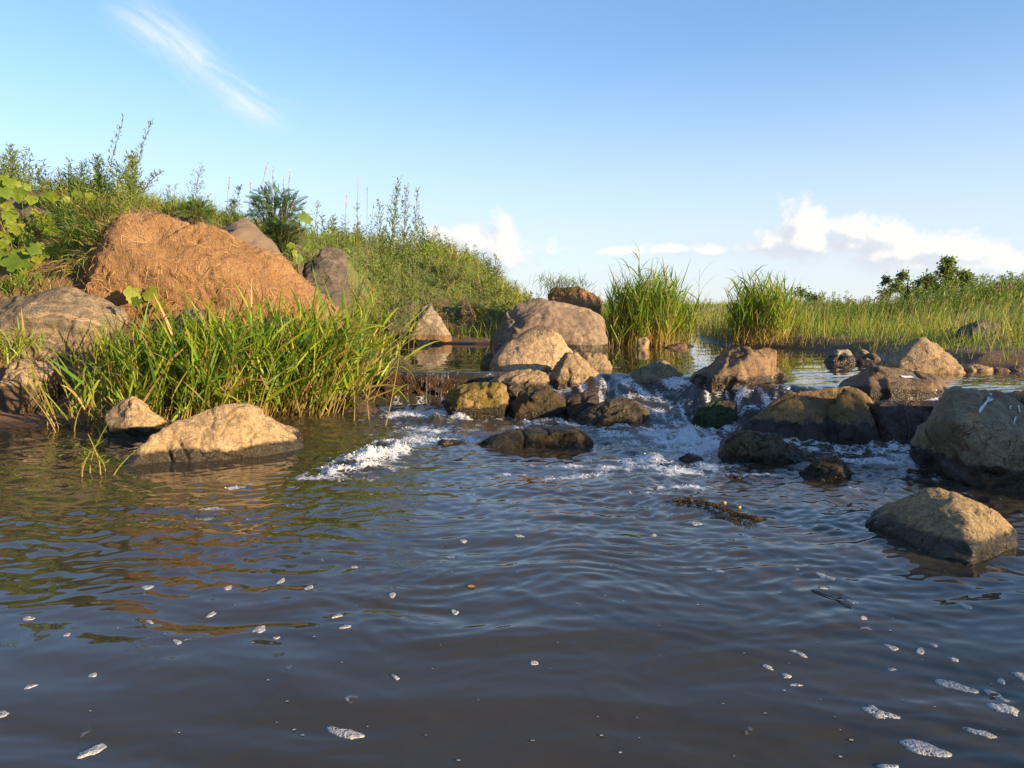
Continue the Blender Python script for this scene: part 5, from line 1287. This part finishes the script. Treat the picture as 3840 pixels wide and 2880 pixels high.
# grass tufts on the mound and beside it
def tuft(label, px, Y, n, h, seed, col=GREEN, wind=(-.1, -.2, 0), width=.009, rad=.15, name='grass_tuft'):
    r = np.random.default_rng(seed)
    c_ = np.array([P(u, v, Y) for u, v in px]); o = obj(name, None, loc=c_.mean(0), label=label, cat='grass')
    p = c_[r.integers(0, len(c_), n)] + r.normal(size=(n, 3)) * np.array([rad, rad, rad * .5])
    B = Batch(); cc = jitter(col, n, .3, r); dr = r.random(n) < .12; cc[dr] = jitter(STRAW, dr.sum())
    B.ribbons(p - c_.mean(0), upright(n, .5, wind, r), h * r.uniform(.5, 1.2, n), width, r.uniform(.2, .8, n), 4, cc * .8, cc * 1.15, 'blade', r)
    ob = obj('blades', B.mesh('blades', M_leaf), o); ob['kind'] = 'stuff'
tuft('dark green grass tuft draped over the left shoulder of the mound', [k1(620, 1000), k1(700, 1100), k1(800, 1080), k1(650, 1200), k1(760, 1180), k1(880, 1120)], 7.35, 750, .22, 81, (.075, .14, .022), (-.35, -.3, -.1), rad=.09)
tuft('paler grass on the crown of the mound behind the tuft', [k1(800, 880), k1(950, 900), k1(880, 960), k1(700, 900), k1(980, 980), k1(1010, 860)], 7.6, 600, .2, 82, (.15, .20, .04), (.1, -.2, 0), rad=.09)
tuft('straw and pale grass hanging from the mound left end', [k1(800, 1300), k1(900, 1320), k1(700, 1320), k1(960, 1340), k1(640, 1400)], 7.3, 260, .18, 83, (.30, .28, .08), (0, -.5, -.9), rad=.07)
tuft('grass topping the small clod behind the biggest boulder', [c5([(1060, 30)])[0], c5([(1180, 40)])[0], c5([(1300, 60)])[0], c5([(1130, 60)])[0]], 12.5, 420, .3, 84, (.13, .2, .03), (.1, 0, .2), rad=.14)
tuft('short grass at the left frame edge above the mud', [c3([(20, 700)])[0], c3([(120, 720)])[0], c3([(0, 820)])[0], c3([(200, 720)])[0]], 6.3, 130, .3, 85, YGREEN, (.1, -.1, .4), rad=.1, width=.014)
tuft('shaded grass under the big lobed leaves', [kl(60, 1400), kl(200, 1420), kl(330, 1430), kl(450, 1400), kl(120, 1480)], 7.15, 300, .2, 86, GREEN, (0, -.1, .4), rad=.1, width=.01)

# ------------------------------------------------------------------ shrubs of the right skyline
def leafy_shrub(label, u0, v0, u1, v1, Y, n, seed, lobes):
    r = np.random.default_rng(seed)
    pb = P((u0 + u1) / 2, v1, Y); pt = P((u0 + u1) / 2, v0, Y)
    gz = float(ground(np.array(pb[0]), np.array(pb[1])))
    root = np.array([pb[0], pb[1], gz])
    o = obj('bush', None, loc=root, label=label, cat='bush')
    wdt = (u1 - u0) / F * Y
    Bs, Bl = Batch(), Batch()
    for (lx, lz, lr, wt) in lobes:
        c_ = np.array([lx * wdt, r.normal() * .15, (pb[2] - gz) + (pt[2] - pb[2]) * lz])
        tt = np.linspace(0, 1, 7)[:, None]
        Bs.tube(np.array([r.normal() * .06, r.normal() * .06, 0]) * (1 - tt) + c_ * tt + np.array([.05, .03, 0]) * np.sin(tt * 5), .014 * (1.15 - tt[:, 0]), (.13, .11, .06), 5)
        k = int(n * wt)
        nb = max(4, k // 28)
        d = unit(r.normal(size=(nb, 3)) + np.array([0, 0, .35])); e = c_ + d * (lr * wdt) * r.uniform(.35, 1.0, (nb, 1)) * np.array([1, .9, .8])
        for j in range(nb): Bs.tube(np.stack([c_ * (1 - f) + e[j] * f + np.array([0, 0, .04 * math.sin(f * 3)]) for f in np.linspace(0, 1, 4)]), .004, (.12, .10, .055), 3)
        ii = r.integers(0, nb, k); p = c_ + (e[ii] - c_) * r.uniform(.25, 1.1, (k, 1)) + r.normal(size=(k, 3)) * .05
        cl = jitter((.14, .185, .055), k, .35, r)
        Bl.ribbons(p, unit(r.normal(size=(k, 3)) + np.array([0, 0, .2])), r.uniform(.06, .10, k), .042, .2, 2, cl, cl * 1.15, 'leaf', r)
    obj('trunk', Bs.mesh('trunk', M_dry), o); obj('crown', Bl.mesh('crown', M_leaf), o)
leafy_shrub('tallest leafy bush on the right skyline', 3430, 975, 3665, 1110, 23, 4200, 91, [(0, .68, .26, .26), (-.05, .95, .12, .08), (.28, .5, .22, .18), (-.32, .38, .22, .16), (.12, .3, .3, .16), (-.1, .1, .4, .2), (.35, .1, .35, .2), (-.45, .05, .3, .15)])
leafy_shrub('airy small bush left of the tallest skyline bush', 3295, 1015, 3400, 1110, 23, 1300, 92, [(.1, .78, .26, .3), (-.3, .6, .25, .2), (.15, .35, .4, .3), (-.3, .1, .5, .3), (.4, .05, .5, .3)])
leafy_shrub('leafy bush cut off by the right frame edge', 3830, 1040, 3990, 1130, 20, 900, 93, [(0, .6, .35, .6), (-.3, .5, .3, .4)])
leafy_shrub('low dark bush on the skyline above the bright reed clump', 2960, 1085, 3060, 1135, 22, 500, 94, [(0, .6, .35, .5), (.35, .35, .3, .5)])
# thistle heads far right
for lab, (u, v) in (('left of two dull pink thistle heads on the right skyline', (3742, 1082)), ('right of two dull pink thistle heads on the right skyline', (3790, 1072))):
    tip = P(u, v, 15.0); gz = float(ground(np.array(tip[0]), np.array(tip[1])))
    o = obj('thistle', None, loc=(tip[0], tip[1], gz), label=lab, cat='wildflower')
    Bs = Batch(); Bs.tube(np.array([[0, 0, 0], [.02, 0, (tip[2] - gz) * .5], [0, 0, tip[2] - gz]]), .006, (.12, .12, .05), 4); obj('stem', Bs.mesh('stem', M_leaf), o)
    r2 = np.random.default_rng(int(u)); Bh = Batch(); k = 60
    cs = np.array([[-.05, 0, 0], [.03, .02, .02], [.08, 0, -.02], [-.01, 0, .03]])[r2.integers(0, 4, k)] + np.array([0, 0, tip[2] - gz])
    Bh.ribbons(cs, unit(r2.normal(size=(k, 3)) + np.array([0, 0, .8])), .045, .012, .1, 2, jitter((.24, .12, .13), k), jitter((.34, .18, .2), k), 'leaf', r2)
    obj('flower_heads', Bh.mesh('flower_heads', M_dry), o)

# ------------------------------------------------------------------ foam flakes drifting on the lower pool
def flake(label, u, v, wpx, hpx, tilt=0, seed=0, group=None, tail=None, green=False, thick=.0032):
    r = np.random.default_rng(seed)
    c_ = G(u, v, 0.0); dist = np.linalg.norm(c_ - np.array([0, 0, CAMZ])); sn = CAMZ / dist
    wpx, hpx = wpx * .88, hpx * .88; a_ = wpx / 2 / F * dist; b_ = min(hpx / 2 / F * dist / sn, a_ * 1.6)
    n = 26; th = np.linspace(0, 2 * np.pi, n, endpoint=False)
    rr = 1 + .16 * np.sin(th * 2 + r.uniform(0, 6)) + .11 * np.sin(th * 3 + r.uniform(0, 6)) + .06 * np.sin(th * 5 + r.uniform(0, 6)) + .05 * r.normal(size=n)
    X, Yv = a_ * rr * np.cos(th), b_ * rr * np.sin(th)
    if tail: X = X + np.where(np.cos(th) > .3, tail * a_ * (np.cos(th) - .3) ** 1, 0); Yv = np.where(np.cos(th) > .3, Yv * .45, Yv)
    ct, st_ = math.cos(-tilt), math.sin(-tilt)
    k_ = b_ / a_ * 1.0
    X, Yv = X, Yv - math.tan(tilt) * X / sn * .9
    rings = []
    for f, hz in ((0.0, 1.0), (.45, .95), (.8, .7), (.97, .25), (1.0, -.6)):
        x = c_[0] + X * f; y = c_[1] + Yv * f
        z = water_z(x, y) + thick * hz * (1 + .5 * pn(np.stack([x * 60, y * 60], -1)))
        rings.append(np.stack([x, y, z], -1))
    V = np.concatenate([rings[0][:1]] + rings[1:])
    T3 = np.array([[0, 1 + i, 1 + (i + 1) % n] for i in range(n)])
    Q = np.array([[1 + k * n + i, 1 + (k + 1) * n + i, 1 + (k + 1) * n + (i + 1) % n, 1 + k * n + (i + 1) % n] for k in range(3) for i in range(n)])
    o_ = V[0].copy()
    return obj('foam_patch', mesh_np('foam_patch', V - o_, [T3, Q], None, True, M_foam), loc=o_, label=label, cat='foam', group=group)
ka = lambda x, y: (2800 + x / 2.127, 2100 + y / 2.127)
kb = lambda x, y: (1200 + x / 2.127, 2100 + y / 2.127)
kc = lambda x, y: (x / 1.58, 1650 + y / 1.58)
for i, (lab, p, w_, h_, tl, tail) in enumerate([
    ('tadpole shaped foam patch with large bubbles at lower right', ka(1050, 1220), 75, 58, .25, .9),
    ('longest foam patch near the lower right corner', ka(1415, 1505), 165, 40, .15, None),
    ('slim oblong foam patch above the lower right corner', ka(1865, 1382), 76, 22, .25, None),
    ('square cornered foam patch near the right edge', ka(2050, 1190), 78, 35, .15, None),
    ('large oblong foam patch with dark nick near the right edge', ka(1660, 1000), 98, 34, .25, None),
    ('curved foam sliver beside brown debris near the right edge', ka(1965, 1062), 48, 18, .2, None),
    ('foam patch cut by the right frame edge', ka(2195, 930), 44, 24, .2, None),
    ('greenish foam patch cut by the bottom frame edge', ka(1120, 1642), 66, 20, .05, None),
    ('wide foam patch below the twig left of the front right rock', ka(630, 128), 56, 20, .2, None),
    ('round foam patch at the end of the floating twig', ka(840, 330), 32, 17, .1, None),
    ('tilted lens of foam in the middle of the right foreground', ka(410, 748), 50, 18, .3, None),
    ('bottle shaped foam patch at lower left centre', kb(200, 1375), 138, 34, .25, None),
    ('pitted oval foam patch left of the water centre', kc(1535, 1117), 58, 27, 0, None),
    ('three cornered foam patch near the bottom left', (347, 2812), 62, 40, -.2, None)]):
    flake(lab, p[0], p[1], w_, h_, tl, 400 + i, tail=tail)
small = [ka(*q) for q in ((930, 467), (1155, 695), (1490, 680), (1385, 725), (1650, 795), (1155, 868), (2035, 1105), (165, 850), (610, 222), (315, 917), (2030, 965), (1745, 367), (390, 990))] + \
        [kb(*q) for q in ((195, 540), (135, 447), (600, 937), (1705, 818), (270, 55), (575, 282), (1072, 409))] + \
        [kc(*q) for q in ((870, 872), (885, 1078), (1250, 1028), (2040, 1110), (1050, 1200), (395, 1157), (165, 1058), (550, 1395), (1830, 875), (1350, 878), (1665, 835), (15, 1630), (1995, 1042), (1635, 1168), (180, 1468))] + [(1737, 2031), (1945, 2012), (2450, 2005), (2610, 1960), (2000, 2486)]
ORD = ['leftmost', 'second', 'third', 'fourth', 'fifth', 'sixth', 'seventh', 'eighth', 'ninth', 'tenth', 'eleventh', 'twelfth', 'thirteenth', 'fourteenth', 'fifteenth', 'sixteenth', 'seventeenth', 'eighteenth', 'nineteenth', 'twentieth']
small.sort(key=lambda q: q[0])
for i, p in enumerate(small):
    r2 = np.random.default_rng(i + 50)
    half = len(small) // 2
    lab = (ORD[i] + ' small foam fleck counted from the left frame edge') if i < half else (ORD[len(small) - 1 - i].replace('leftmost', 'rightmost') + ' small foam fleck counted from the right frame edge')
    flake(lab, p[0], p[1], r2.uniform(22, 46), r2.uniform(9, 18), r2.normal() * .12, 450 + i, group='small foam flecks', thick=.0022)
# specks too small to tell apart
r = np.random.default_rng(77)
n = 130
y = 1.45 * np.exp(r.random(n) * 1.05); x = (r.random(n) * 1.3 - .62) * y
z = water_z(x, y) + .002
s_ = r.uniform(.0012, .0032, n)
th = np.linspace(0, 2 * np.pi, 6, endpoint=False)
V = np.stack([x[:, None] + s_[:, None] * np.cos(th) * 1.3, y[:, None] + s_[:, None] * np.sin(th), np.repeat(z[:, None], 6, 1)], -1).reshape(-1, 3)
obj('foam_specks', mesh_np('foam_specks', V, [np.arange(n * 6).reshape(n, 6)], None, False, M_foam), label='tiny foam specks scattered over the foreground water', cat='foam', kind='stuff')

# bubbles heaped in the foam
def ico():
    bm = bmesh.new(); bmesh.ops.create_icosphere(bm, subdivisions=1, radius=1.0)
    V = np.array([v.co for v in bm.verts]); T = np.array([[v.index for v in f.verts] for f in bm.faces]); bm.free(); return V, T
IV, IT = ico()
m, t, b = new_mat('foam_bubble')
b.inputs['Base Color'].default_value = (.6, .61, .63, 1); b.inputs['Roughness'].default_value = .18; b.inputs['Subsurface Weight'].default_value = 0
M_bub = m
wgt = np.clip(foam - .45, 0, 1).ravel() * (RR.ravel() ** 2) * (WY.ravel() > 3) * (np.abs(AA.ravel()) < .72)
wgt *= 1 + 1.5 * (pile.ravel() > .012)
pk = r.choice(len(wgt), 3000, p=wgt / wgt.sum())
ctr = np.stack([WX, WY, WZ], -1).reshape(-1, 3)[pk] + np.stack([r.normal(size=3000) * .008, r.normal(size=3000) * .01, np.abs(r.normal(size=3000)) * .004], -1)
rb = r.uniform(.0014, .0042, 3000) * (1 + .8 * (r.random(3000) < .06))
V = (ctr[:, None] + rb[:, None, None] * IV[None]).reshape(-1, 3)
T = (np.arange(3000)[:, None, None] * len(IV) + IT[None]).reshape(-1, 3)
obj('foam_bubbles', mesh_np('foam_bubbles', V, [T], None, True, M_bub), label='white froth bubbles heaped in the rapids', cat='foam', kind='stuff')

# water spilling over the ledge in thin strands
m, t, b = new_mat('falling_water')
pos = t.add('ShaderNodeNewGeometry').outputs['Position']
mp = t.add('ShaderNodeMapping'); t.l.new(pos, mp.inputs[0]); mp.inputs['Scale'].default_value = (1, 1, .12)
nn_ = t.noise(mp.outputs[0], 110, 3, .6)
b.inputs['Base Color'].default_value = (.55, .56, .58, 1); b.inputs['Roughness'].default_value = .08; b.inputs['IOR'].default_value = 1.333
tr = t.add('ShaderNodeBsdfTransparent'); mx = t.add('ShaderNodeMixShader')
t.l.new(t.m('ADD', .05, t.m('MULTIPLY', t.ss(nn_, .48, .75), .5)), mx.inputs[0]); t.l.new(tr.outputs[0], mx.inputs[1]); t.l.new(b.outputs[0], mx.inputs[2])
t.l.new(mx.outputs[0], t.n['Material Output'].inputs[0])
M_fall = m
def fall_sheet(label, top, drop, seed, fwd=.10, bottom=0.02):
    """strands that leave the lip, arc forward and reach the pool; top: world points along the lip"""
    r2 = np.random.default_rng(seed); B = Batch()
    top = np.array(top); o_ = top.mean(0)
    for p in top:
        k = 9; tt = np.linspace(0, 1, k)
        h = p[2] - bottom
        path = np.stack([p[0] + .01 * r2.normal() * tt, p[1] + .05 * (1 - np.minimum(1, tt * 5)) - fwd * tt ** .6 * r2.uniform(.8, 1.1), p[2] + .004 - h * tt ** 1.6], -1)
        w_ = r2.uniform(.004, .016)
        L_ = path - np.array([w_ / 2, 0, 0]); R_ = path + np.array([w_ / 2, 0, 0])
        V = np.stack([L_, R_], 1).reshape(-1, 3) - o_
        Q = np.array([[2 * i, 2 * i + 1, 2 * i + 3, 2 * i + 2] for i in range(k - 1)])
        B.add(V, Q, np.ones((len(V), 3)))
    obj('waterfall', mesh_np('waterfall', B.arrays()[0], [B.arrays()[1]], None, True, M_fall), loc=o_, label=label, cat='waterfall', kind='stuff')
tops = []
for u_ in np.concatenate([np.array([1604, 1612, 1633, 1641, 1660, 1668, 1684]), np.array([1452, 1530])]):
    q = P(u_ + random.uniform(-3, 3), 1100 + np.interp(u_, [1400, 1560, 1760], [660, 690, 725]) / 2.304, 7.06); q[2] = .285; tops.append(q)
fall_sheet('thin strands of water spilling over the brown ledge', tops, .27, 5, .06)

# ------------------------------------------------------------------ small things
M_bark, t, b = new_mat('wet_bark')
pos = t.add('ShaderNodeNewGeometry').outputs['Position']
n_ = t.noise(pos, 90, 4, .7)
t.l.new(t.mix(n_, (.015, .010, .006), (.10, .06, .03)), b.inputs['Base Color']); b.inputs['Roughness'].default_value = .4
bp = t.add('ShaderNodeBump'); bp.inputs['Distance'].default_value = .006; t.l.new(n_, bp.inputs['Height']); t.l.new(bp.outputs[0], b.inputs['Normal'])
def stick(label, pts, rad, name='stick', mat=None, cat='stick', rough=.25):
    pts = np.array(pts, float)
    tt = np.linspace(0, 1, len(pts)); t2 = np.linspace(0, 1, 6 * len(pts))
    path = np.stack([np.interp(t2, tt, pts[:, j]) for j in range(3)], -1)
    path = smooth_path(path)
    B = Batch(); B.tube(path - path[0], rad * (1 + rough * pn(np.stack([t2 * 14, t2 * 0 + 3.1], -1))) * (1 - .3 * t2), (.1, .07, .04), 7)
    V, Q, C = B.arrays()
    return obj(name, mesh_np(name, V, [Q], None, True, mat or M_bark), loc=path[0], label=label, cat=cat)
def smooth_path(p, it=6):
    for _ in range(it): p[1:-1] = .5 * p[1:-1] + .25 * (p[:-2] + p[2:])
    return p
lg = [G(*q, .0) for q in c8([(45, 785), (120, 790), (210, 800), (300, 822), (380, 850), (450, 880), (540, 898), (620, 905)])]
lo = stick('dark algae coated branch awash in the current at centre right', lg, .015, 'branch', rough=.8, cat='branch')
r2 = np.random.default_rng(9); B = Batch()
pth = np.array([np.array(G(*q, .016)) for q in c8([(45, 785), (120, 790), (210, 800), (300, 822), (380, 850), (450, 880), (540, 898)])])
k = 420; f = r2.random(k) * (len(pth) - 1.01); i0 = f.astype(int); pp = pth[i0] + (pth[i0 + 1] - pth[i0]) * (f - i0)[:, None] + r2.normal(size=(k, 3)) * np.array([.01, .012, .004])
B.ribbons(pp - np.array(lo.location), unit(r2.normal(size=(k, 3)) + np.array([.4, -.3, .2])), r2.uniform(.012, .03, k), .004, .3, 2, jitter((.07, .045, .018), k), None, 'stem', r2)
ob = obj('algae_fringe', B.mesh('algae_fringe', M_dry), lo); ob['kind'] = 'stuff'
m, t, b = new_mat('yellow_skin')
t.l.new(t.mix(t.noise(t.add('ShaderNodeNewGeometry').outputs['Position'], 120, 3), (.28, .15, .02), (.46, .29, .04)), b.inputs['Base Color']); b.inputs['Roughness'].default_value = .3
M_yel = m
def fruit(label, u, v, rad):
    q = G(u, v + 4, .022)
    bm = bmesh.new(); bmesh.ops.create_uvsphere(bm, u_segments=16, v_segments=10, radius=rad)
    for vv in bm.verts:
        z_ = vv.co.z / rad; vv.co.z *= .86
        if z_ > .8: vv.co.z -= rad * .25 * (z_ - .8) / .2
        vv.co.x *= 1 + .06 * math.sin(vv.co.y / rad * 3)
    me = bpy.data.meshes.new('fruit'); bm.to_mesh(me); bm.free(); me.materials.append(M_yel)
    for p_ in me.polygons: p_.use_smooth = True
    o = obj('yellow_fruit', me, loc=q, label=label, cat='fruit')
    Bs = Batch(); Bs.tube(np.array([[0, 0, rad * .6], [.002, 0, rad * .9], [.006, 0, rad * 1.15]]), .0022, (.1, .06, .03), 5)
    V, Q, C = Bs.arrays(); obj('stem', mesh_np('stem', V, [Q], None, True, M_bark), o)
fruit('brighter left yellow round fruit caught on the sunken branch', *c8([(355, 795)])[0], .0115)
fruit('dull right yellow round fruit caught on the sunken branch', *c8([(447, 822)])[0], .0105)
def leafbit(label, u, v, wpx, hpx, col, name='dead_leaf', cat='leaf'):
    c_ = G(u, v, 0.0); dist = np.linalg.norm(c_); wpx, hpx = wpx * .88, hpx * .88; a_ = wpx / 2 / F * dist; b_ = hpx / F * dist
    B = Batch(); B.ribbons([c_ - np.array([a_, 0, -.004])], [(1, .1, .02)], 2 * a_, b_ * 1.6, -.05, 6, col, col, 'leaf', side=np.array([[0, 1, .35]]))
    V, Q, C = B.arrays(); V[:, 2] = water_z(V[:, 0], V[:, 1]) + .004 + .2 * (V[:, 2] - V[:, 2].min())
    return obj(name, mesh_np(name, V - c_, [Q], C, False, M_dry), loc=c_, label=label, cat=cat)
leafbit('small ochre leaf floating in the middle of the water', 1768, 2200, 34, 16, (.36, .20, .05))
leafbit('brown leaf scrap beside the floating twig', *ka(745, 288), 32, 10, (.10, .06, .03))
leafbit('brown leaf scrap under the curved foam sliver at right', *ka(1975, 1082), 40, 12, (.10, .05, .03))
tw = [np.array(G(*ka(x_, y_), .004)) for x_, y_ in ((520, 235), (620, 268), (700, 300), (770, 335), (830, 362))]
for q in tw: q[2] = float(water_z(q[0], q[1])) + .003
stick('thin straight twig floating left of the front right rock', tw, .0022, 'twig', cat='twig', rough=.1)
SL = 'wet dark slab with water sliding down beside the golden ridge'
hp = []
for q in c8([(1464, 195), (1475, 240), (1490, 300), (1500, 350), (1497, 410), (1495, 465)]):
    h, n_ = on_rock(SL, *q)
    if h is not None: hp.append(np.array(h) + np.array(n_) * .012)
if len(hp) > 2: stick('thin stick lying down the wet dark slab', hp, .006, 'stick')
gs = obj('grass_sprig', None, loc=P(*c7([(635, 1010)])[0], 5.75), label='single thin grass blade by the flat topped brown rock', cat='grass')
B = Batch(); B.ribbons([(0, 0, -.02)], [(.06, 0, 1)], .22, .004, .02, 4, (.10, .12, .04), None, 'blade'); obj('blade', B.mesh('blade', M_leaf), gs)
